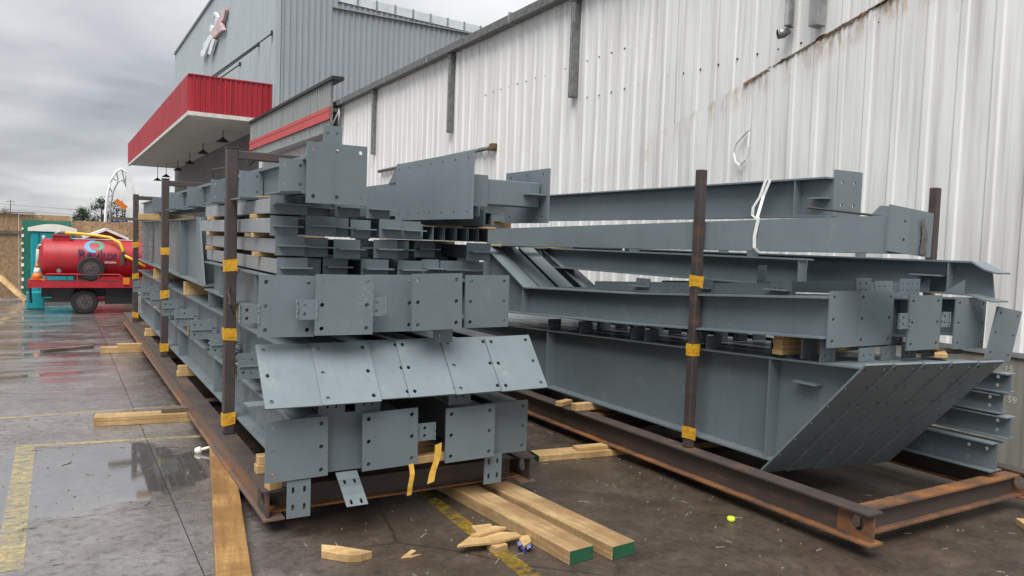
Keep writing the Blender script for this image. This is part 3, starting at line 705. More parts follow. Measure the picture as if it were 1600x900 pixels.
# ---- row B (slanted end plates)
GB = 'beams with slanted end plates in the left stack'
ROWB = [(1.11, .0, .42, 'leftmost beam with a slanted bright end plate in the left stack'),
        (1.465, -.012, .40, 'second beam from the left with a slanted bright end plate'),
        (1.72, .030, .405, 'third beam from the left with slanted end plate, partly covered on both sides'),
        (2.08, .012, .40, 'fourth beam from the left with slanted end plate, reddish streak beside it'),
        (2.425, -.006, .39, 'fifth beam from the left with a slanted bright end plate'),
        (2.785, -.024, .395, 'rightmost beam with a slanted bright end plate in the left stack')]
for i, (x0, dy_, w, lb) in enumerate(ROWB):
    xc = 1.435 if i == 0 else x0 + w / 2; yt, yb_ = 5.10 + dy_, 4.80 + dy_
    r_ = hbeam('steel_beam', lb, 'steel beam', GB, xc, [(yb_ + .06, .945), (16.4, .924), (16.4, 1.226), (yt - .005, 1.226)],
               [(yt - .005, 1.24), (16.4, 1.24)], [(yb_ + .06, .91), (16.4, .91)], .205)
    end_plate(r_, x0, .925, w, math.hypot(.30, .36), yb_, 2, 3, rot=(.012, .01, .006, -.004, -.004, -.012)[i], slant=(.30, .36), t=.014, mat=STEEL_B)
    if i == 0:
        for q, yq in enumerate((5.85, 7.05, 8.2, 9.4, 10.6, 12.0, 13.4, 14.8)):
            cleat(r_, 1.15, yq, .925, .21, .195)
    if i == 3: MB().plate((2.33, 5.0, 1.265), FRONT_U, FRONT_W, .15, .10, .01, [.05], [.05], .01).build('side_tab', STEEL, r_)
    if i in (1, 2, 4): MB().plate((x0 + .04, 5.0, .80), FRONT_U, FRONT_W, .18, .105, .01, [.06, .12], [.06], .009).build('lower_cleat', STEEL, r_)
# ---- row C
GC = 'beams with square end plates in the middle row of the left stack'
ROWC = [(1.10, 1.345, .36, .40, 5.01, .028, (2, 3), 'left beam of the middle row with scuffed plate and side tab'),
        (1.445, 1.355, .395, .40, 4.94, .018, (2, 3), 'middle row beam whose foremost six-hole plate carries two side tabs'),
        (1.83, 1.35, .37, .40, 5.06, .0, (2, 3), 'middle row beam set back behind the two-tabbed plate'),
        (2.11, 1.37, .385, .395, 4.90, .022, (2, 3), 'middle row beam with plate tilted and chalk-marked on its right'),
        (2.62, 1.355, .375, .395, 5.10, -.01, (2, 3), 'rightmost square-plated beam of the middle row, left stack')]
for i, (x0, z0, w, h, yp, rot, hl, lb) in enumerate(ROWC):
    xc = x0 + w / 2
    y1 = 8.55 if i < 2 else 16.0
    r_ = straight('steel_beam', lb, GC, (1.435 if i == 0 else 1.66 if i == 1 else xc), yp + .001, y1, 1.40, 1.70, .205)
    end_plate(r_, x0, z0, w, h, yp - .015, *hl, rot=-rot * .5 if i != 3 else rot)
    if i == 0:
        side_tab(r_, .985, 1.435, .125, .12, 5.0)
        for ys in (6.2, 7.7): stiffener(r_, 1.435, ys, 1.416, 1.684, .205)
        for ys in (6.4, 7.3, 8.3): MB().box(1.335, 1.50, ys - .006, ys + .006, 1.242, 1.398).build('stiffener', STEEL, r_)
    if i == 1:
        side_tab(r_, 1.325, 1.46, .135, .13, 4.93); side_tab(r_, 1.825, 1.475, .11, .125, 4.935)
# deep girder behind
for k, (xc, lb) in enumerate(((1.44, 'deep grey girder behind the second post of the left stack'), (1.69, 'second deep girder hidden behind the first in the left stack'))):
    r_ = hbeam('deep_girder', lb, 'steel beam', 'deep girders at the far half of the left stack', xc, [(9.05, 1.444), (16.6, 1.444), (16.6, 2.146), (9.10, 2.146)],
               [(9.08, 2.16), (16.6, 2.16)], [(8.60, 1.43), (16.6, 1.43)], .22)
    MB().prism([(xc - .115, 9.06, 2.17), (xc + .115, 9.06, 2.17), (xc + .115, 8.98, 1.446), (xc - .115, 8.98, 1.446)], (0, .016, 0)).build('end_plate', STEEL, r_)
    MB().px([(8.62, 1.446), (8.985, 1.446), (9.04, 2.15), (8.99, 2.15)], xc - .095, xc - .085).build('gusset', STEEL_B, r_)
    if k == 0:
        for q in range(5): MB().box(1.20, 1.43, 14.4, 14.6, 1.62 + q * .1, 1.63 + q * .1).build('fin', STEEL, r_)
    MB().box(xc - .108, xc - .012, 10.5, 10.512, 1.44, 2.14).build('stiffener', STEEL, r_)
# ---- rows D: tubes with T end plates
ORD = ['first', 'second', 'third', 'fourth', 'fifth', 'sixth', 'seventh', 'eighth']
ROWD = {1: (1.735, [(1.21, .20, 0), (1.415, .115, .12), (1.535, .175, .10), (1.765, .20, -.01), (2.05, .185, .05), (2.24, .14, .07), (2.385, .18, .06), (2.58, .19, .12)]),
        2: (1.870, [(1.20, .19, .01), (1.395, .165, .06), (1.575, .185, -.01), (1.765, .095, .12), (1.865, .175, .03), (2.06, .17, .30), (2.28, .17, .32), (2.575, .20, .02)]),
        3: (2.005, [(1.17, .18, .03), (1.395, .195, .02), (1.595, .105, .07), (1.705, .145, .05), (1.885, .165, -.02), (2.055, .15, .01)]),
        4: (2.140, [(1.17, .24, .04), (1.415, .20, .22), (1.62, .18, .14), (1.815, .175, .06)])}
ROWN = {1: 'lowest', 2: 'second lowest', 3: 'third lowest', 4: 'topmost'}
for k, (z0, lst) in ROWD.items():
    z0 = 2 - (2 - z0) * 1.1 + .006
    for i, (x0, w, dy_) in enumerate(lst):
        x0, w = x0 * 1.1, w * 1.1; yp = 5.48 + dy_; xc = x0 + w / 2; zt = z0 + .11
        y1 = 8.66 + .03 * ((i * 7 + k * 3) % 5)
        r_ = thing('steel_tube', (xc, yp, z0), f'{ORD[i]} tube from the left in the {ROWN[k]} row of T-ended tubes', 'steel tube', 'T-ended tubes in the left stack')
        hw = min(.055, w * .42)
        MB().box(xc - hw, xc + hw, yp + .011, y1, z0, zt).build('tube', PRIMER if i == 0 else STEEL, r_, bevel=.006)
        jt = ((i * 5 + k) % 3 - 1) * .006
        MB().box(x0, x0 + w - .004, yp, yp + .010, z0 - .012 + jt, z0 + .128 + jt).build('end_plate', STEEL, r_)
        if not (k == 1 and i in (1,)): MB().box(x0 + .018, x0 + w + .015, yp - .075, yp - .0005, z0 + .053 + jt, z0 + .063 + jt).build('fin', STEEL_B, r_)
for i, (xc, y0, lb) in enumerate(((2.56, 6.15, 'shaded beam behind the open square tubes, left of three'), (2.84, 6.1, 'shaded beam behind the open square tubes, middle of three'), (3.10, 6.0, 'shaded beam behind the open square tubes, right of three'))):
    r_ = straight('steel_beam', lb, 'shaded beams behind the open tubes', xc, y0, 15.0, 1.705, 1.962, .20)
    MB().plate((xc - .11, y0 - .015, 1.70), FRONT_U, FRONT_W, .22, .27, .012, [.05, .17], [.05, .22], .012).build('end_plate', STEEL, r_)
# six open tubes
for i in range(6):
    x0 = 2.475 + i * .1015; x1 = x0 + .098; y0 = 5.58 + .01 * ((i * 3) % 4); y1 = 11.4; z0, z1, t = 2.0, 2.112, .005
    r_ = MB()
    O = [(x0, z0), (x1, z0), (x1, z1), (x0, z1)]; I = [(x0 + t, z0 + t), (x1 - t, z0 + t), (x1 - t, z1 - t), (x0 + t, z1 - t)]
    vs_ = [(x, y0, z) for x, z in O] + [(x, y1, z) for x, z in O] + [(x, y0, z) for x, z in I] + [(x, y1, z) for x, z in I]
    fs = []
    for q in range(4):
        q2 = (q + 1) % 4
        fs += [(q, q2, 4 + q2, 4 + q), (8 + q2, 8 + q, 12 + q, 12 + q2), (q2, q, 8 + q, 8 + q2)]
    fs.append((12, 15, 14, 13))
    r_.add(vs_, fs)
    tag(r_.build('open_tube', STEEL), f'{ORD[i]} from the left of the six open-ended square tubes', 'steel tube', 'open square tubes in the left stack')
# ---- top of the left stack
r_ = straight('steel_beam', 'long beam with a row of upright bolted stubs along the top left edge', 'beams on top of the left stack', 1.43, 5.02, 16.2, 2.276, 2.51, .10)
for yq in (5.06, 6.32, 7.62, 9.12, 10.7, 12.65):
    cl = MB().plate((1.235, yq, 2.29), FRONT_U, FRONT_W, .18, .205, .010, [.035, .135], [.045, .165], .011).build('stub_plate', STEEL, r_)
    MB().box(1.33, 1.34, yq + .0105, yq + .40, 2.293, 2.49).build('stub_web', STEEL_B, cl)
    MB().box(1.245, 1.424, yq + .0105, yq + .40, 2.276, 2.286).build('stub_flange', STEEL, cl)
r_ = straight('steel_beam', 'top beam whose large six-hole plate carries an upright two-hole lug', 'beams on top of the left stack', 1.60, 5.0, 14.5, 2.273, 2.565, .20)
end_plate(r_, 1.39, 2.215, .405, .395, 4.985, 3, 2, rot=-.0, yaw=0, r=.014)
MB().plate((1.50, 5.0, 2.611), FRONT_U, FRONT_W, .125, .115, .012, [.03, .095], [.065], .014).build('lug', STEEL, r_)
# beam lying on its side with splice plate
r_ = thing('splice_beam', (2.68, 4.95, 2.14), 'beam lying on its side with long row-bolted splice plate and T stub', 'steel beam', 'beams on top of the left stack')
MB().plate((2.575, 6.40, 2.165), (0, -1, 0), (0, 0, 1), 1.45, .49, .016, [.07 + 1.31 * i / 6 for i in range(7)], [.05, .44], .011).build('splice_plate', STEEL_B, r_)
MB().box(2.60, 2.614, 5.45, 12.5, 2.205, 2.50).build('near_flange', STEEL_B, r_)
MB().box(2.90, 2.914, 5.45, 12.5, 2.205, 2.50).build('far_flange', STEEL, r_)
MB().box(2.614, 2.90, 5.45, 12.5, 2.345, 2.357).build('web', STEEL, r_)
MB().px([(6.40, 2.50), (6.40, 2.665), (6.62, 2.50)], 2.592, 2.599).build('gusset', STEEL, r_)
MB().box(2.62, 2.92, 6.42, 6.434, 2.36, 2.62).build('stiffener', STEEL_B, r_)
st = MB().box(2.625, 3.250, 5.10, 5.29, 2.285, 2.475).build('stub', STEEL, r_, bevel=.006)
MB().box(2.58, 2.78, 5.085, 5.098, 2.265, 2.50).build('stub_collar', STEEL, st)
MB().plate((3.265, 5.66, 2.165), (0, -1, 0), (0, 0, 1), .66, .42, .014, [.08, .33, .58], [.045, .375], .013).build('end_plate', STEEL, st)
MB().box(3.10, 3.262, 5.02, 5.099, 2.375, 2.387).build('fin', STEEL_B, st)
r_ = straight('steel_beam', 'short beam end under the T stub at the right of the left stack', 'beams on top of the left stack', 3.05, 5.5, 12.5, 2.13, 2.25, .16)
MB().box(2.96, 2.97, 5.46, 5.9, 2.14, 2.265).build('side_plate', STEEL_B, r_)

# ---- right stack, row A: haunched girders with slanted end plates
for i in range(5):
    xc = 4.875 + .262 * i; dy_ = -.05 * i
    lb = ('nearest haunched girder', 'second haunched girder', 'third haunched girder', 'fourth haunched girder', 'farthest haunched girder')[i] + ' with sloping end plate in the right stack'
    tp = [(3.27 + dy_, 1.235), (4.06 + dy_, 1.19), (8.0, 1.0), (15.2, .92)]
    r_ = hbeam('haunched_girder', lb, 'steel beam', 'haunched girders in the right stack', xc, [(4.02 + dy_, .40), (15.2, .40), (15.2, .91), (8.0, .988), (4.06 + dy_, 1.178), (3.30 + dy_, 1.222)], tp,
               [(4.0 + dy_, .388), (15.2, .388)], .25)
    L = math.hypot(.86, .985); sl = Vector((0, -.86, .985)).normalized()
    MB().plate((4.75 + .262 * i, 4.10 + dy_, .265), (1, -.125, 0), sl, .262, L, .016, [.03, .225], [.05 + (L - .1) * q / 6 for q in range(7)], .013).build('end_plate', STEEL, r_)
    stiffener(r_, xc, 4.06, .403, 1.17, .25, .014)
    if i == 0:
        MB().box(4.78, 4.868, 3.66, 3.86, 1.03, 1.042).build('fin', STEEL_B, r_)
        stiffener(r_, xc, 7.2, .403, 1.02, .25)
        for k, (yq, hh) in enumerate(((3.62, .16), (3.78, .16), (4.75, .11), (5.55, .11), (5.75, .11), (6.6, .11), (7.2, .12))):
            zt_ = (1.215 if yq < 4 else 1.19 - (yq - 4.06) * .0482) + .002
            MB().plate((4.77, yq, zt_), FRONT_U, FRONT_W, .17, hh, .01, [.05, .12], [.045], .009).build('upright_cleat', STEEL, r_)
    else:
        for k, yq in enumerate((3.5, 4.3, 5.2, 6.1, 7.0)):
            zt_ = (1.22 if yq < 4 else 1.19 - (yq - 4.06) * .0482) + .002
            MB().plate((xc - .09, yq, zt_), FRONT_U, FRONT_W, .18, .10, .01, [.05, .13], [.045], .009).build('upright_cleat', STEEL, r_)
# ---- right stack, row B: cranked beams
XB = (4.75, 4.985, 5.25, 5.59, 6.14)
PLB = [(4.705, 1.335, .74, .405, 3.53, (3, 3)), None, (5.20, 1.315, .45, .41, 3.57, (2, 3)), (5.39, 1.31, .41, .41, 3.37, (2, 3)), (5.94, 1.305, .42, .40, 3.34, (2, 3))]
LBB = ['nearest cranked beam of the right stack, wide plate with nine holes', 'second cranked beam of the right stack, its end hidden behind the nine-hole plate',
       'third cranked beam of the right stack, plate half covered', 'fourth cranked beam of the right stack, plate with side tabs', 'farthest straight beam of its row, plate in front of timber scraps']
for i, xc in enumerate(XB):
    a = PLB[i]; y0 = a[4] + .001 if a else 3.62
    tp = [(y0, 1.70), (5.63, 1.575), (7.56, 1.50)] + ([(8.52, 1.95)] if i < 4 else [(8.52, 1.46)])
    bt = [(y0, 1.40), (5.6, 1.275), (8.52, 1.14)]
    r_ = hbeam('cranked_beam' if i < 4 else 'steel_beam', LBB[i], 'steel beam', 'cranked beams in the right stack', xc, [(y0, 1.412), (5.6, 1.287), (8.52, 1.152), (8.52, tp[-1][1] - .02), (7.56, 1.488), (5.63, 1.563), (y0, 1.688)], tp, bt, .21)
    if a: end_plate(r_, a[0], a[1], a[2], a[3], a[4] - .015, *a[5], rot=(.0, .0, 0, -.004, -.02)[i])
    MB().box(xc - .11, xc + .11, 8.525, 8.54, 1.12, tp[-1][1] + .03).build('far_plate', STEEL, r_)
    stiffener(r_, xc, 7.6, 1.20, 1.485, .20)
    if i == 3:
        side_tab(r_, 5.265, 1.475, .13, .115, 3.35); side_tab(r_, 5.80, 1.475, .11, .115, 3.35)
r_ = thing('loose_end_plate', (6.4, 3.15, 1.1), 'tilted six-hole steel plate leaning at the right end of the right stack', 'steel plate')
MB().plate((6.13, 3.18, 1.245), (1, 0, -.13), (.33, 0, 1), .36, .42, .014, [.05, .31], [.05, .21, .37], .015).build('plate', STEEL, r_)
# ---- right stack: small beams and tubes on top of row B
def slope_tube(label, x, w, ya, za, yb_, zb_, h, grp='small tubes lying on the cranked beams'):
    r_ = thing('small_tube', (x, ya, za), label, 'steel tube', grp)
    MB().px([(ya, za), (yb_, zb_), (yb_, zb_ + h), (ya, za + h)], x - w / 2, x + w / 2).build('tube', STEEL, r_)
    return r_
r_ = slope_tube('small square tube with welded T cleats lying along the near cranked beam', 4.95, .09, 4.05, 1.675, 6.55, 1.545, .085)
for yq, zq in ((4.07, 1.675), (4.9, 1.635), (5.72, 1.595)):
    c_ = MB().plate((4.893, yq + .14, zq - .0), (0, -1, 0), (0, 0, 1), .20, .11, .010, [.04, .09], [.04, .085], .008).build('cleat', STEEL, r_)
    MB().box(4.82, 4.884, yq - .06, yq + .16, zq + .03, zq + .039).build('fin', STEEL_B, c_)
r_ = slope_tube('second small tube behind the nine-hole plate', 5.28, .09, 3.62, 1.71, 4.6, 1.66, .09)
MB().plate((5.10, 3.60, 1.70), FRONT_U, FRONT_W, .18, .13, .010, [.05, .12], [.04, .09], .009).build('cleat', STEEL, r_)
MB().plate((5.36, 3.62, 1.68), FRONT_U, FRONT_W, .22, .13, .010, [.05, .12], [.04, .09], .009).build('cleat', STEEL, r_)
r_ = slope_tube('third small tube with a perforated cleat beside the side-tabbed plate', 5.75, .09, 3.6, 1.71, 6.4, 1.56, .09)
MB().plate((5.62, 3.585, 1.69), FRONT_U, FRONT_W, .26, .14, .010, [.04, .1, .16, .22], [.05, .1], .008).build('cleat', STEEL, r_)
MB().plate((4.98, 4.42, 1.70), FRONT_U, FRONT_W, .10, .19, .010, [.05], [.05, .14], .009).build('upright_cleat', STEEL, r_)
# back I-beams
r_ = straight('steel_beam', 'far beam with cranked flared end beside the white wall', 'back beams of the right stack', 6.20, 3.32, 9.2, 1.715, 1.985, .20)
MB().strip([(3.13, 1.905), (3.22, 1.93), (3.319, 1.985)], 6.10, 6.30, .012).build('flared_flange', STEEL_B, r_)
MB().strip([(3.13, 1.69), (3.22, 1.70), (3.319, 1.729)], 6.10, 6.30, .012).build('flared_flange', STEEL_B, r_)
MB().px([(3.18, 1.71), (3.319, 1.735), (3.319, 1.96), (3.21, 1.91)], 6.195, 6.205).build('haunch_web', STEEL, r_)
stiffener(r_, 6.20, 3.50, 1.73, 1.97, .20); MB().box(6.03, 6.19, 3.54, 3.78, 1.855, 1.865).build('fin', STEEL_B, r_)
for yq in (3.36, 3.64): MB().px([(yq, 1.73), (yq + .16, 1.73), (yq, 1.84)], 6.10, 6.108).build('gusset', STEEL_B, r_)
for yq in (4.35, 6.0): MB().plate((6.14, yq, 1.986), FRONT_U, FRONT_W, .14, .085, .01, [.05, .1], [.03, .06], .008).build('upright_cleat', STEEL, r_)
r_ = straight('steel_beam', 'back beam with a tall cleat behind the small tubes', 'back beams of the right stack', 5.55, 4.40, 9.0, 1.705, 1.955, .18)
for yq in (5.0, 6.7): MB().plate((5.48, yq, 1.956), FRONT_U, FRONT_W, .14, .06, .01, [.05, .1], [.03], .008).build('upright_cleat', STEEL, r_)
stiffener(r_, 5.55, 4.42, 1.72, 1.94, .18)
# lying H beam (flange upright), rising slightly toward the near end
r_ = thing('steel_beam', (4.85, 3.1, 2.0), 'pale upright-flanged beam with scorched four-hole plate, right stack', 'steel beam', 'upper beams of the right stack')
MB().px([(3.12, 2.02), (8.62, 1.96), (8.62, 2.17), (3.12, 2.27)], 4.72, 4.734).build('near_flange', STEEL_B, r_)
MB().px([(3.12, 2.02), (8.62, 1.96), (8.62, 2.17), (3.12, 2.27)], 5.02, 5.034).build('far_flange', STEEL, r_)
MB().px([(3.12, 2.14), (8.62, 2.06), (8.62, 2.072), (3.12, 2.152)], 4.734, 5.02).build('web', STEEL, r_)
pl = MB().plate((4.695, 3.10, 2.035), (1, 0, -.07), (.03, 0, 1), .49, .305, .014, [.17, .36], [.09, .21], .013).build('end_plate', STEEL, r_)
MB().prism([(5.03, 3.083, 2.02), (5.10, 3.083, 2.015), (5.11, 3.083, 2.15), (5.085, 3.083, 2.20), (5.06, 3.083, 2.28), (5.03, 3.083, 2.25), (5.045, 3.083, 2.15)], (0, .002, 0)).build('scorch_mark', SCORCH, pl)
r_ = straight('steel_beam', 'highest beam of the right stack with white strap over it', 'upper beams of the right stack', 5.58, 4.20, 10.5, 2.31, 2.64, .20)
end_plate(r_, 5.57, 2.315, .36, .39, 4.185, 2, 2, r=.016, inset=.10)
stiffener(r_, 5.58, 4.52, 2.324, 2.626, .20); stiffener(r_, 5.58, 4.3, 2.46, 2.475, .20, .16)
r_ = thing('splice_cleat', (5.95, 4.1, 2.2), 'small cut-corner plate behind the scorched end plate', 'steel plate')
MB().prism([(5.72, 3.98, 2.18), (6.02, 3.98, 2.18), (6.02, 3.98, 2.42), (5.90, 3.98, 2.42), (5.72, 3.98, 2.28)], (0, .012, 0)).build('plate', STEEL, r_)
MB().tube([(5.2, 4.15, 2.37), (5.2, 3.4, 2.28)], .010, 6).build('rod', POST, r_)
# stack of I-beams at the right end
for i, (z0, z1, y0, lb) in enumerate(((.335, .565, 3.17, 'bottom short I-beam end on the right skid beside the wall'), (.60, .775, 3.12, 'second lowest I-beam end beside the wall, right stack'),
                                      (.79, .945, 3.19, 'third lowest I-beam end beside the wall, right stack'), (.96, 1.115, 3.14, 'topmost small I-beam end beside the wall, right stack'))):
    fw = .17 if i == 0 else .14; xc = 6.45 if i else 6.38
    r_ = thing('end_beam', (xc, y0, z0), lb, 'steel beam', 'small I-beams at the wall side')
    MB().plate((xc - .004, y0 + .5, z0 + .010), (0, -1, 0), (0, 0, 1), .5, z1 - z0 - .02, .008, [.40] if i else [.28, .42], [(z1 - z0) * .25, (z1 - z0) * .68], .015).build('web', STEEL, r_)
    MB().box(xc - .004, xc + .004, y0 + .502, 12, z0 + .010, z1 - .010).build('web', STEEL, r_)
    MB().box(xc - fw / 2, xc + fw / 2, y0, 12, z1 - .0098, z1).build('top_flange', STEEL_B, r_)
    MB().box(xc - fw / 2, xc + fw / 2, y0, 12, z0, z0 + .0098).build('bottom_flange', STEEL, r_)

# ------------------------------------------------------------------ timbers
def timber(name, label, c, L, w, h, ang=0.0, mat=None, group=None, tilt=0.0, cat='timber', bevel=.004):
    """block of length L along its own X, turned by ang about Z; c is the centre of its underside"""
    r_ = MB().box(-L / 2, L / 2, -w / 2, w / 2, 0, h).build(name, mat or PINE, origin=(0, 0, 0), bevel=bevel)
    r_.location = c; r_.rotation_euler = (0, tilt, ang); WL[r_.name] = Vector(c)
    if label: tag(r_, label, cat, group)
    return r_
GP = 'timber packers between steel layers'
for k, (z, nm) in enumerate(((1.826, 'lowest'), (1.974, 'middle'), (2.123, 'upper'))):
    timber('timber_packer', f'{nm} pale batten end near the front post between the tube rows', (1.50, 6.25 + .05 * k, z), .34, .085, .036, 0, group=GP)
    timber('timber_packer', f'{nm} pale batten end at the far ends of the T-ended tubes', (1.50, 8.38 - .04 * k, z), .36, .085, .036, 0, group=GP)
timber('timber_packer', 'batten under the stubbed top beam at the front of the left stack', (1.50, 5.75, 2.2655), .5, .09, .010, 0, group=GP)
for yq, lb in ((5.55, 'front'), (9.7, 'middle'), (13.6, 'rear')):
    for q in range(2):
        timber('timber_packer', f'{"lower" if q == 0 else "upper"} {lb} bearer resting on the left skid', (2.23, yq + .012 * q, .301 + q * .062), 2.02 - .03 * q, .09, .0615, 0, group=GP)
for yq, lb in ((6.9, 'beside the front post'), (9.6, 'between front and second posts'), (13.2, 'between second and rear posts')):
    timber('timber_packer', f'thick timber between bottom and slanted rows {lb}', (2.27, yq, .796), 1.90, .10, .113, 0, group=GP)
for yq, lb in ((7.15, 'behind the front post'), (9.95, 'ahead of the second post'), (13.3, 'past the second post')):
    timber('timber_packer', f'timber under the middle row of the left stack {lb}', (2.27, yq, 1.241), 1.90, .10, .158, 0, group=GP)
timber('timber_packer', 'timber under the top beams at the far end of the left stack', (1.5, 13.3, 2.162), .8, .10, .095, 0, group=GP)
timber('timber_packer', 'weathered board sticking out over the rear post', (1.25, 15.2, 2.162), .9, .22, .05, .1, PINE_OLD, GP)
for q in range(4):
    timber('timber_packer', ('lowest', 'second lowest', 'third lowest', 'topmost')[q] + ' of four pale timber ends stacked under the nine-hole plate beam', (5.28 + .01 * (q % 2), 3.98, 1.222 + q * .041), 1.10, .09, .040, 0, group=GP)
for q, yq in enumerate((6.35, 10.5)):
    timber('timber_packer', ('pale packer under the near girder on the right skid', 'far packer under the near girder on the right skid')[q], (5.5, yq, .311), 1.9, .09, .075, 0, group=GP)
timber('timber_packer', 'short pale block beside the right skid packer', (4.62, 6.62, .311), .20, .08, .05, .35, group=GP)
for q, (x, yq, z, a, L) in enumerate(((5.92, 3.44, 1.275, .15, .42), (6.02, 3.52, 1.245, -.35, .45), (5.86, 3.38, 1.245, .6, .25))):
    timber('timber_scrap', ('upper weathered offcut under the farthest cranked plates', 'lower weathered offcut under the farthest cranked plates', 'short pale offcut beside weathered timbers on the girders')[q], (x, yq, z), L, .09, .035, a, PINE_OLD if q < 2 else PINE, 'offcuts on the right stack', tilt=.12 if q == 0 else 0)
timber('timber_packer', 'packer under the highest beam of the right stack', (5.35, 9.9, 2.20), .9, .09, .105, 0, group=GP)
timber('timber_packer', 'pale packer under the pale upright-flanged beam', (5.2, 8.3, 1.955), 1.2, .09, .02, 0, group=GP)
timber('timber_packer', 'pale packer visible over the open square tubes', (2.9, 5.9, 2.113), .8, .09, .016, 0, group=GP)
timber('timber_packer', 'pale batten under the open square tubes', (2.8, 6.4, 1.963), .7, .09, .034, 0, group=GP)
timber('timber_packer', 'small pale block on the skid at the front left corner', (1.255, 5.16, .301), .09, .08, .11, .2, group=GP)
timber('timber_packer', 'timber under the front bottom plates behind the cut yellow straps', (2.31, 5.02, .398), .30, .07, .055, .05, group=GP)
# on the ground
def plank(label, a, b, w, h, mat, z=0.0, green=None, grp='timbers on the ground'):
    a, b = Vector((*a, 0)), Vector((*b, 0)); d = (b - a); L = d.length; ang = math.atan2(d.y, d.x)
    m_ = MB(); n = 10; rg_ = random.Random(int(L * 1000))
    r_ = thing('timber_beam', ((a + b) / 2 + V(0, 0, z)), label, 'timber', grp)
    m_.box(-w / 2, w / 2, -L / 2, L / 2, 0, h)
    bd = m_.build('board', mat, origin=(0, 0, 0), bevel=.005); bd.parent = r_; bd.location = (0, 0, 0); bd.rotation_euler = (0, 0, ang - PI / 2)
    if green is not None:
        s_ = -1 if green == 0 else 1
        e_ = MB().box(-w / 2 + .004, w / 2 - .004, s_ * L / 2 - .0015, s_ * L / 2 + .0015, .004, h - .004).build('painted_end', GREENEND, origin=(0, 0, 0))
        e_.parent = r_; e_.location = (0, 0, 0); e_.rotation_euler = (0, 0, ang - PI / 2)
    return r_
GT = 'timbers on the ground'
plank('long wet timber running under the left skid toward the viewer', (1.37, 7.8), (.74, 3.6), .19, .092, PINE_WET)
plank('long timber with green end, left of the parallel pair', (2.86, 3.84), (2.70, 5.95), .20, .092, PINE_Y, green=0)
plank('long timber with green end, right of the parallel pair', (3.15, 3.78), (2.97, 5.95), .20, .092, PINE_Y, green=0)
plank('lower of two timbers stacked left of the left skid', (.335, 8.83), (2.2, 8.55), .20, .046, PINE, )
plank('upper of two timbers stacked left of the left skid', (.335, 8.83), (2.2, 8.55), .20, .046, PINE, z=.047)
timber('timber_scrap', 'short offcut lying on the stacked timbers at the left skid', (1.13, 8.72, .094), .36, .10, .05, -.15, PINE_OLD, 'offcuts on the ground')
plank('green-ended timber running under the right skid', (3.83, 5.93), (6.9, 5.50), .20, .060, PINE, green=0)
timber('timber_scrap', 'offcut lying on the green-ended timber under the right skid', (4.45, 5.84, .061), .42, .10, .033, -.12, PINE, 'offcuts on the ground')
plank('far timber lying under the middle of the left skid', (.62, 14.0), (2.4, 13.8), .18, .092, PINE)
timber('timber_scrap', 'far offcut lying on the timber under the left skid', (1.1, 13.95, .093), .5, .10, .05, -.1, PINE, 'offcuts on the ground')
plank('dark weathered board lying alone on the wet concrete', (-.20, 14.25), (.52, 14.6), .12, .05, PINE_OLD)
timber('timber_scrap', 'pale timber end at the right edge near the right skid', (6.25, 2.85, 0), .2, .09, .05, .9, PINE, 'offcuts on the ground')
# splintered scraps
def splinter(name, label, top, z0, h, mat=PINE, grp='broken offcuts in front of the left rack'):
    m_ = MB(); m_.prism([(x, y, z0) for x, y in top], (0, 0, h)); return tag(m_.build(name, mat, bevel=.003), label, 'timber', grp)
splinter('broken_offcut', 'broken pale offcut lying alone in front of the left rack', [(1.42, 4.60), (1.45, 4.70), (1.53, 4.64), (1.56, 4.61), (1.70, 4.46), (1.62, 4.44), (1.54, 4.47)], 0, .05)
splinter('broken_offcut', 'flat pointed splinter on top of the scrap heap by the timbers', [(2.20, 4.28), (2.34, 4.38), (2.52, 4.40), (2.66, 4.31), (2.66, 4.25), (2.48, 4.22)], .046, .018)
splinter('broken_offcut', 'second splinter lying across the scrap heap', [(2.34, 4.36), (2.56, 4.43), (2.62, 4.37), (2.40, 4.33)], .066, .02)
splinter('broken_offcut', 'small block under the pointed splinter', [(2.43, 4.18), (2.53, 4.20), (2.52, 4.30), (2.42, 4.28)], 0, .045)
splinter('broken_offcut', 'squared block end lying behind the pointed splinter', [(2.44, 4.46), (2.58, 4.44), (2.60, 4.56), (2.46, 4.58)], 0, .05)
splinter('broken_offcut', 'ragged chip beside the blue wrapping', [(2.60, 4.12), (2.70, 4.18), (2.74, 4.28), (2.66, 4.29)], 0, .045)
splinter('broken_offcut', 'tiny pale sliver on the concrete in front of the left rack', [(1.86, 4.38), (1.97, 4.47), (1.99, 4.44), (1.92, 4.385), (2.0, 4.38), (1.93, 4.36)], 0, .010)
m_ = MB(); rg = random.Random(9)
for q in range(26):
    c = V(2.63 + rg.uniform(-.04, .05), 4.15 + rg.uniform(-.03, .03), .012 + rg.uniform(0, .03)); a = V(rg.uniform(-1, 1), rg.uniform(-1, 1), rg.uniform(-.6, .6)).normalized() * .022; b = a.cross(V(rg.uniform(-1, 1), rg.uniform(-1, 1), 1)).normalized() * .016
    m_.add([c + a, c + b, c - a, c - b], [(0, 1, 2, 3)])
tag(m_.build('plastic_wrapping', BLUEWRAP), 'crumpled blue plastic wrapping beside broken offcuts', 'wrapping')
tag(MB().lathe((4.30, 3.95, 0), (0, 0, 1), [(.022, 0), (.030, .012), (.030, .028), (.022, .036)], 12).build('lime_cap', TENNIS, smooth=True), 'small lime green plastic cap on the brown concrete', 'plastic cap')
m_ = MB(); m_.lathe((1.13, 7.34, .03), (.9, -.3, .25), [(.02, -.05), (.03, -.03), (.03, .0), (.012, .01), (.012, .10)], 8); tag(m_.build('plastic_plug', CREAM), 'small pale plastic plug beside the wet timber', 'plastic plug')
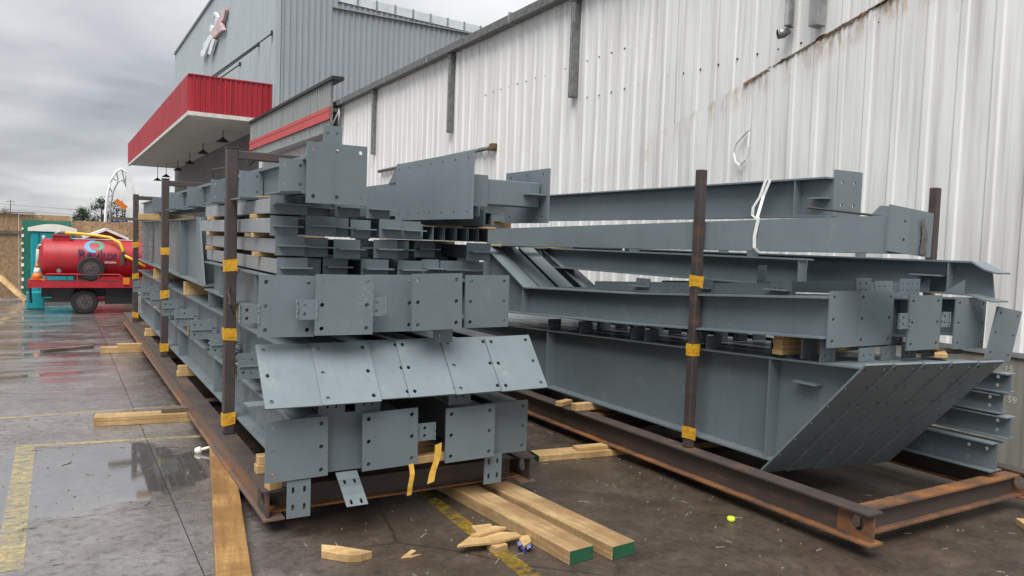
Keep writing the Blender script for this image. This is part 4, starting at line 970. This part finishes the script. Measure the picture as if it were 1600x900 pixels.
# straps
m_ = MB(); m_.ribbon([(2.14, 4.905, .43), (2.145, 4.888, .36), (2.13, 4.885, .28), (2.125, 4.89, .215)], (1, 0, .1), .036); tag(m_.build('cut_strap', STRAPY), 'cut yellow strap end hanging straight below the front plates', 'strap', 'cut yellow straps')
m_ = MB(); m_.ribbon([(2.335, 4.88, .56), (2.325, 4.868, .46), (2.285, 4.855, .37), (2.265, 4.84, .30)], (1, .1, .2), .055); tag(m_.build('cut_strap', STRAPY), 'wide cut yellow strap hanging slanted beside the dark gap', 'strap', 'cut yellow straps')
m_ = MB()
m_.ribbon([(5.66, 4.83, 2.645), (5.475, 4.83, 2.645), (5.468, 4.88, 2.50), (5.463, 4.95, 2.40), (5.46, 4.95, 2.33), (5.45, 4.89, 2.295)], (0, 1, 0), .032)
m_.ribbon([(5.475, 4.78, 2.646), (5.466, 4.84, 2.50), (5.30, 4.75, 2.30), (4.712, 4.21, 2.262), (4.706, 4.235, 2.12), (4.706, 4.23, 2.03), (4.72, 4.20, 1.995)], (0, 1, 0), .032)
tag(m_.build('lifting_strap', WEB_WHITE), 'white webbing strap draped over the highest beam of the right stack', 'strap')
m_ = MB(); m_.tube([(5.62, 6.98, 1.96), (5.62, 6.98, 2.09), (5.62, 6.94, 2.12), (5.62, 6.75, 2.15)], .014, 6); tag(m_.build('bent_pipe', WEB_WHITE), 'thin white bent pipe sticking up behind the sloping flanges', 'pipe')
m_ = MB(); m_.tube([(1.35, 6.98, 1.66), (1.26, 6.80, 1.60), (1.22, 6.62, 1.50), (1.22, 6.55, 1.42), (1.26, 6.6, 1.33)], .008, 6); tag(m_.build('cable', DARK), 'thin black cable looping beside the front post', 'cable')
m_ = MB(); m_.tube([(1.52, 8.95, 2.42), (1.40, 8.6, 2.66), (1.33, 7.5, 2.60), (1.36, 7.1, 2.55)], .006, 5); tag(m_.build('wire', DARK), 'thin dark wire at the top of the front post', 'cable')

# ------------------------------------------------------------------ fence, toilets, tank trailer
fence = thing('board_fence', (0, 24.9, 0), 'brown chipboard site fence at the far left of the yard', 'fence')
for i in range(9):
    xa = -10.65 + i * 1.222
    pn = MB().box(xa, xa + 1.21, 24.9, 24.918, .02, 2.31 + .012 * ((i * 5) % 3)).build('board', OSB, fence)
for i in range(6):
    xa = .36 + i * 1.222
    MB().box(xa, xa + 1.21, 25.2, 25.218, .02, 2.20 + .012 * ((i * 5) % 3)).build('board', OSB, fence)
MB().box(-10.7, -.78, 24.84, 24.899, 1.78, 1.86).build('rail', PINE_OLD, fence); MB().box(-10.7, -.5, 24.80, 24.96, 2.345, 2.375).build('capping', PINE_OLD, fence)
MB().box(-.80, .355, 24.86, 24.895, .02, 2.17).build('green_board', GREEN_BOARD, fence)
for q in range(9): MB().box(-.83 + .01 * (q % 3), -.77 + .012 * (q % 2), 24.84, 24.855, .3 + q * .2, .36 + q * .2 + .03 * (q % 2)).build('tape_scrap', LETTER_WHITE, fence)
m_ = MB().obox((-1.0, 24.4, .33), (.32, -.28, -.31), (.03, .035, 0), (.03, .0, .04)); tag(m_.build('fence_prop', PINE), 'pale timber prop leaning against the chipboard fence', 'timber')
def toilet():
    r_ = thing('portable_toilet', (-.08, 24.3, 0), 'teal portable toilet with cream curved roof behind the tank trailer', 'portable toilet')
    MB().box(-.58, .42, 23.75, 24.75, .08, 1.90).build('cabin', TEAL, r_, bevel=.03)
    for x0, x1 in ((-.55, -.40), (-.36, .24), (.27, .39)): MB().box(x0, x1, 23.72, 23.748, .12, 1.84).build('panel', TEAL, r_, bevel=.01)
    prof = [(-.64, 1.88)] + [(-.64 + 1.12 * t / 8, 1.97 + .11 * math.sin(PI * t / 8)) for t in range(9)] + [(.48, 1.88)]
    MB().prism([(x, 23.68, z) for x, z in prof], (0, 1.14, 0)).build('roof', CREAM, r_)
    MB().box(-.60, .44, 23.72, 24.77, .0, .078).build('base', DARK, r_)
toilet()
def booth():
    r_ = thing('red_booth', (1.18, 24.6, 0), 'red site booth with white gabled roof behind the tank trailer', 'portable toilet')
    MB().box(.66, 1.70, 24.1, 25.1, .05, 1.76).build('cabin', REDPLASTIC, r_)
    MB().prism([(.68, 24.12, 1.761), (1.68, 24.12, 1.761), (1.18, 24.12, 1.95)], (0, .96, 0)).build('gable', REDPLASTIC, r_)
    for s_ in (-1, 1): MB().prism([(1.18, 24.0, 2.02), (1.18 + s_ * .56, 24.0, 1.77), (1.18 + s_ * .56, 24.0, 1.70), (1.18, 24.0, 1.95)], (0, 1.2, 0)).build('roof', LETTER_WHITE, r_)
    MB().box(.86, 1.50, 24.07, 24.098, .1, 1.68).build('door', REDPLASTIC, r_)
    text_mesh('lettering', 'Revlux', .17, LETTER_WHITE, r_, (.92, 24.06, 1.60), (PI / 2, 0, 0))
booth()
def wheel(parent, c, axis, R, w, spare=False):
    c = Vector(c); ax = Vector(axis)
    wh = MB().lathe(c, ax, [(R * .60, 0), (R * .9, 0), (R * .98, w * .12), (R, w * .3), (R, w * .7), (R * .98, w * .88), (R * .9, w), (R * .6, w)], 32).build('wheel', TYRE, parent, smooth=False)
    MB().lathe(c - ax * .003, ax, [(R * .60, 0), (R * .57, .012), (R * .48, .03), (R * .42, .03), (R * .40, .012), (R * .2, .008), (R * .16, -.012), (.002, -.012)], 24).build('rim', RIM, wh)
    nb = MB()
    for k in range(6):
        a = k * PI / 3; nb.lathe(c + V(math.cos(a) * R * .3, 0, math.sin(a) * R * .3) + ax * .0, -ax, [(.014, -.01), (.014, .012)], 6)
    nb.build('wheel_nuts', GALV_D, wh)
def trailer():
    r_ = thing('tank_trailer', (.9, 21.0, 0), 'red tank trailer with spare wheel and yellow hose, dark lettering on tank', 'trailer')
    cy, cz, R = 21.0, 1.29, .44
    tank = MB().lathe((-.27, cy, cz), (1, 0, 0), [(.02, -.07), (.25, -.055), (.40, -.02), (R, .03), (R, 3.0), (.4, 3.06), (.02, 3.1)], 40).build('tank', REDPAINT, r_, smooth=True)
    MB().box(-.08, .28, cy - .2, cy + .2, 1.66, 1.80).build('manway', REDPAINT, tank)
    MB().box(-.11, .31, cy - .23, cy + .23, 1.801, 1.825).build('lid', REDPAINT, tank)
    MB().box(.30, 2.6, cy - .10, cy + .10, 1.735, 1.752).build('walkway_strip', LETTER_WHITE, tank)
    MB().lathe((0.05, cy - R + .03, 1.0), (0, -1, 0), [(.05, 0), (.05, .03)], 10).build('plug', GALV_D, tank)
    MB().box(-.52, 2.9, 20.42, 21.5, .66, .74).build('deck', REDPAINT, r_)
    MB().box(-.56, 2.9, 20.36, 20.418, .62, .76).build('deck_edge', REDPAINT, r_)
    fr = MB()
    fr.tube([(-.20, 20.40, .93), (1.30, 20.40, .93)], .018, 8); fr.tube([(1.30, 20.40, .93), (1.42, 20.40, .78)], .018, 8)
    for x in (-.20, .42, .85, 1.30): fr.tube([(x, 20.40, .76), (x, 20.40, .93)], .016, 8)
    fr.build('side_rail', REDPAINT, r_)
    MB().box(-.3, 2.9, 20.75, 21.25, .38, .655).build('chassis', DARK, r_)
    MB().box(1.0, 1.9, 20.55, 20.74, .22, .62).build('mudguard', DARK, r_)
    MB().box(-.1, .35, 20.6, 20.748, .30, .60).build('tool_box', DARK, r_)
    wheel(r_, (.57, 20.46, .285), (0, 1, 0), .285, .20); wheel(r_, (.57, 21.36, .285), (0, 1, 0), .285, .20)
    wheel(r_, (.70, 20.385, 1.06), (0, 1, 0), .285, .15)
    MB().box(1.36, 1.50, 20.33, 20.358, .70, .86).build('marker_panel', ORANGE, r_)
    h = MB(); h.tube([(.16, cy, 1.87), (.40, cy - .02, 1.87), (.80, cy - .15, 1.84), (1.10, cy - .3, 1.80), (1.30, cy - .45, 1.68), (1.36, cy - .5, 1.52), (1.36, cy - .5, 1.42)], .035, 10)
    h.tube([(1.37, cy - .5, 1.40), (1.55, cy - .5, 1.30), (1.85, cy - .5, 1.12)], .032, 10); h.build('yellow_hose', YHOSE, r_, smooth=True)
    MB().tube([(1.36, cy - .5, 1.46), (1.36, cy - .5, 1.16)], [.05, .055], 10).build('hose_valve', RIM, r_)
    p = MB(); p.tube([(-.02, cy, 1.80), (-.01, cy, 1.86), (.05, cy, 1.90), (.17, cy, 1.87)], .04, 10); p.build('hose_elbow', GALV, r_, smooth=True)
    p = MB(); p.tube([(-.24, cy - .1, 1.56), (-.33, cy - .1, 1.55), (-.37, cy - .1, 1.48), (-.39, cy - .1, 1.02)], .034, 10); p.build('inlet_pipe', PVC, r_, smooth=True)
    p = MB(); p.tube([(-.20, cy - .1, 1.56), (-.33, cy - .1, 1.565), (-.365, cy - .1, 1.50)], .042, 10); p.tube([(-.25, cy + .05, 1.62), (-.25, cy + .05, 1.80)], .04, 10); p.build('pipe_elbow', GALV, r_, smooth=True)
    # lettering wraps the tank: set just off its curved side
    def on_tank(x, z, off=.006):
        return V(x, cy - math.sqrt(max(0, R * R - (z - cz) ** 2)) - off, z)
    t_ = text_mesh('lettering', 'Revlux', .30, LETTER_DARK, tank, on_tank(.42, 1.30, .02), (PI / 2 - .08, 0, 0), .008)
    t2 = text_mesh('lettering', 'inholes', .085, LETTER_WHITE, tank, on_tank(.985, 1.185, .02), (PI / 2, 0, 0), .008)
    def swirl(a0, a1, r0, r1, w0, w1, cx, cz_, mat, nm):
        m_ = MB(); pts = []; n = 16
        for k in range(n + 1):
            f = k / n; a = a0 + (a1 - a0) * f; rr = r0 + (r1 - r0) * f; w = (w0 + (w1 - w0) * f) * math.sin(PI * min(1, .15 + f * .85)) + .006
            for s2 in (-1, 1):
                x = cx + math.cos(a) * (rr + s2 * w) * 1.35; z = cz_ + math.sin(a) * (rr + s2 * w); pts.append(on_tank(x, z, .007))
        m_.add(pts, [(2 * k, 2 * k + 1, 2 * k + 3, 2 * k + 2) for k in range(n)]); m_.build(nm, mat, tank)
    swirl(PI * 1.55, PI * .45, .12, .12, .035, .03, .78, 1.58, LOGO_BLUE, 'emblem_swirl')
    swirl(PI * .75, -PI * .75, .10, .07, .03, .03, .82, 1.58, LOGO_GREEN, 'emblem_swirl')
    MB().box(-.56, -.30, 20.45, 20.6, .765, .80).build('rack_shelf', REDPAINT, r_)
    MB().lathe((-.52, 20.5, .70), (0, -1, 0), [(.05, 0), (.05, .05)], 10).build('tail_light', RIM, r_)
    MB().tube([(-.52, 20.7, .60), (-.50, 20.7, .25)], .03, 8).build('jockey_leg', DARK, r_)
trailer()
cn = thing('traffic_cone', (-.38, 20.72, .79), 'orange and white traffic cone standing on the tank trailer', 'traffic cone')
MB().lathe((-.38, 20.72, .805), (0, 0, 1), [(.115, 0), (.08, .13)], 16).build('lower_cone', ORANGE, cn, smooth=True)
MB().lathe((-.38, 20.72, .936), (0, 0, 1), [(.08, 0), (.048, .12)], 16).build('white_band', LETTER_WHITE, cn, smooth=True)
MB().lathe((-.38, 20.72, 1.057), (0, 0, 1), [(.048, 0), (.022, .10)], 16).build('upper_cone', ORANGE, cn, smooth=True)
MB().box(-.52, -.24, 20.58, 20.86, .762, .804).build('cone_base', ORANGE, cn, bevel=.01)
m_ = MB(); m_.box(-.62, -.25, 21.7, 22.1, .02, .42); tag(m_.build('teal_crate', TEAL, bevel=.02), 'teal plastic container on the ground behind the trailer tail', 'container')
m_ = MB(); m_.box(1.62, 1.86, 19.9, 20.1, 0, .62); tag(m_.build('barrier_block', GALV, bevel=.02), 'pale grey block standing beside the rear rack post', 'block')

# ------------------------------------------------------------------ far things: arch truss, pole, trees
ar = thing('truss_arch', (1.8, 30, 0), 'galvanised arched truss rising beyond the tank trailer', 'truss')
o1 = [(x, 30, z) for x, z in ((1.40, 0), (1.43, 1.6), (1.46, 2.6), (1.50, 3.05), (1.56, 3.45), (1.65, 3.75), (1.78, 3.99), (1.94, 4.09), (2.10, 3.98), (2.24, 3.65), (2.36, 3.2))]
i1 = [(x, 30, z) for x, z in ((1.53, 0), (1.56, 1.6), (1.59, 2.5), (1.63, 2.9), (1.68, 3.22), (1.76, 3.48), (1.85, 3.66), (1.95, 3.72), (2.05, 3.62), (2.14, 3.35), (2.22, 3.0))]
MB().tube(o1, .05, 6).build('outer_chord', SIGN_SILVER, ar); MB().tube(i1, .03, 6).build('inner_chord', GALV, ar)
for k in range(0, 11): MB().tube([o1[k], i1[min(10, k + (k % 2))]], .02, 5).build('lattice_bar', GALV, ar)
MB().box(1.55, 1.72, 30.1, 30.3, 0, 2.35).build('column_casing', LETTER_WHITE, ar)
pl = thing('white_column', (2.18, 29.5, 0), 'pale steel column with orange arm beyond the left rack', 'column')
MB().box(2.06, 2.24, 29.4, 29.6, 0, 3.9).build('shaft', SIGN_SILVER, pl); MB().obox((1.86, 29.0, 2.84), (.16, 0, -.13), (0, .1, 0), (.05, 0, .06)).build('orange_arm', ORANGE, pl)
bl = thing('blue_frame', (1.8, 28, 0), 'dark blue steel frame behind the chipboard fence', 'frame')
for k in range(3): MB().box(1.5, 2.0, 27.9, 28.0, 2.12 + k * .1, 2.18 + k * .1).build('bar', BLUE, bl)
for k in range(2): MB().box(1.52 + k * .4, 1.58 + k * .4, 28.01, 28.06, 0, 2.4).build('upright', BLUE, bl)
def tree(label, x, y_, h, r, seed, n=900, shape='round', trunkz=0.3):
    rg_ = random.Random(seed); t_ = thing('tree', (x, y_, 0), label, 'tree', 'trees beyond the fence')
    tr = MB(); tr.tube([(x, y_, 0), (x + .05, y_, h * .5), (x, y_, h * .9)], [h * .03, h * .022, h * .006], 8)
    for k in range(7):
        a = rg_.uniform(0, 2 * PI); z = h * rg_.uniform(.3, .75); tr.tube([(x, y_, z), (x + math.cos(a) * r * .6, y_ + math.sin(a) * r * .6, z + r * .4)], [h * .01, h * .003], 5)
    tr.build('trunk', BARK, t_)
    cr = MB(); cl = []
    for k in range(34):
        f = rg_.random(); a = rg_.uniform(0, 2 * PI)
        rad = r * (math.sin(PI * min(1, .12 + f * .88)) ** .7 if shape == 'round' else (1 - f) ** .8) * rg_.uniform(.35, 1.0)
        cl.append((x + math.cos(a) * rad, y_ + math.sin(a) * rad, h * (trunkz + (1 - trunkz) * f), r * rg_.uniform(.16, .34)))
    for k in range(n * 3):
        c = rg_.choice(cl); d = V(rg_.gauss(0, 1), rg_.gauss(0, 1), rg_.gauss(0, .75)) * (c[3] * .55); p = V(*c[:3]) + d
        a = V(rg_.uniform(-1, 1), rg_.uniform(-1, 1), rg_.uniform(-1, 1)).normalized() * r * rg_.uniform(.03, .065); b = a.cross(V(rg_.uniform(-1, 1), rg_.uniform(-1, 1), rg_.uniform(-1, 1))).normalized() * a.length * .7
        cr.add([p - a, p + b, p + a, p - b], [(0, 1, 2, 3)])
    cr.build('crown', LEAF, t_)
tree('low dark tree just right of the toilet beyond the fence', 1.15, 46, 2.95, .75, 21, trunkz=.2)
tree('tall dark tree beyond the red booth', 2.0, 45, 3.5, .75, 22, trunkz=.2)
tree('dark tree partly behind the arched truss', 2.75, 46, 3.5, .8, 23, trunkz=.2)
tree('small pale shrub crown above the fence at the left edge', -2.9, 60, 3.0, .8, 24, 350)
tree('second small shrub crown above the fence near the green board', -1.4, 62, 2.9, .7, 25, 350)
tree('thin bare-looking tree crown over the green board', 1.2, 66, 2.9, .9, 26, 260)
pole = thing('utility_pole', (-3.0, 70, 0), 'thin distant utility pole at the left edge above the fence', 'pole')
MB().tube([(-3.0, 70, 0), (-3.0, 70, 3.95)], .035, 6).build('shaft', GALV_D, pole); MB().box(-3.3, -2.7, 69.97, 70.03, 3.8, 3.84).build('crossarm', GALV_D, pole)
for k, z in enumerate((3.6, 3.2)):
    m_ = MB(); m_.tube([(-12, 69, z + .3), (-3, 70, z), (4, 71, z - .25), (14, 72, z - .5)], .018, 4)
    tag(m_.build('overhead_wire', GALV), ('upper' if k == 0 else 'lower') + ' of two thin overhead wires above the fence', 'wire')
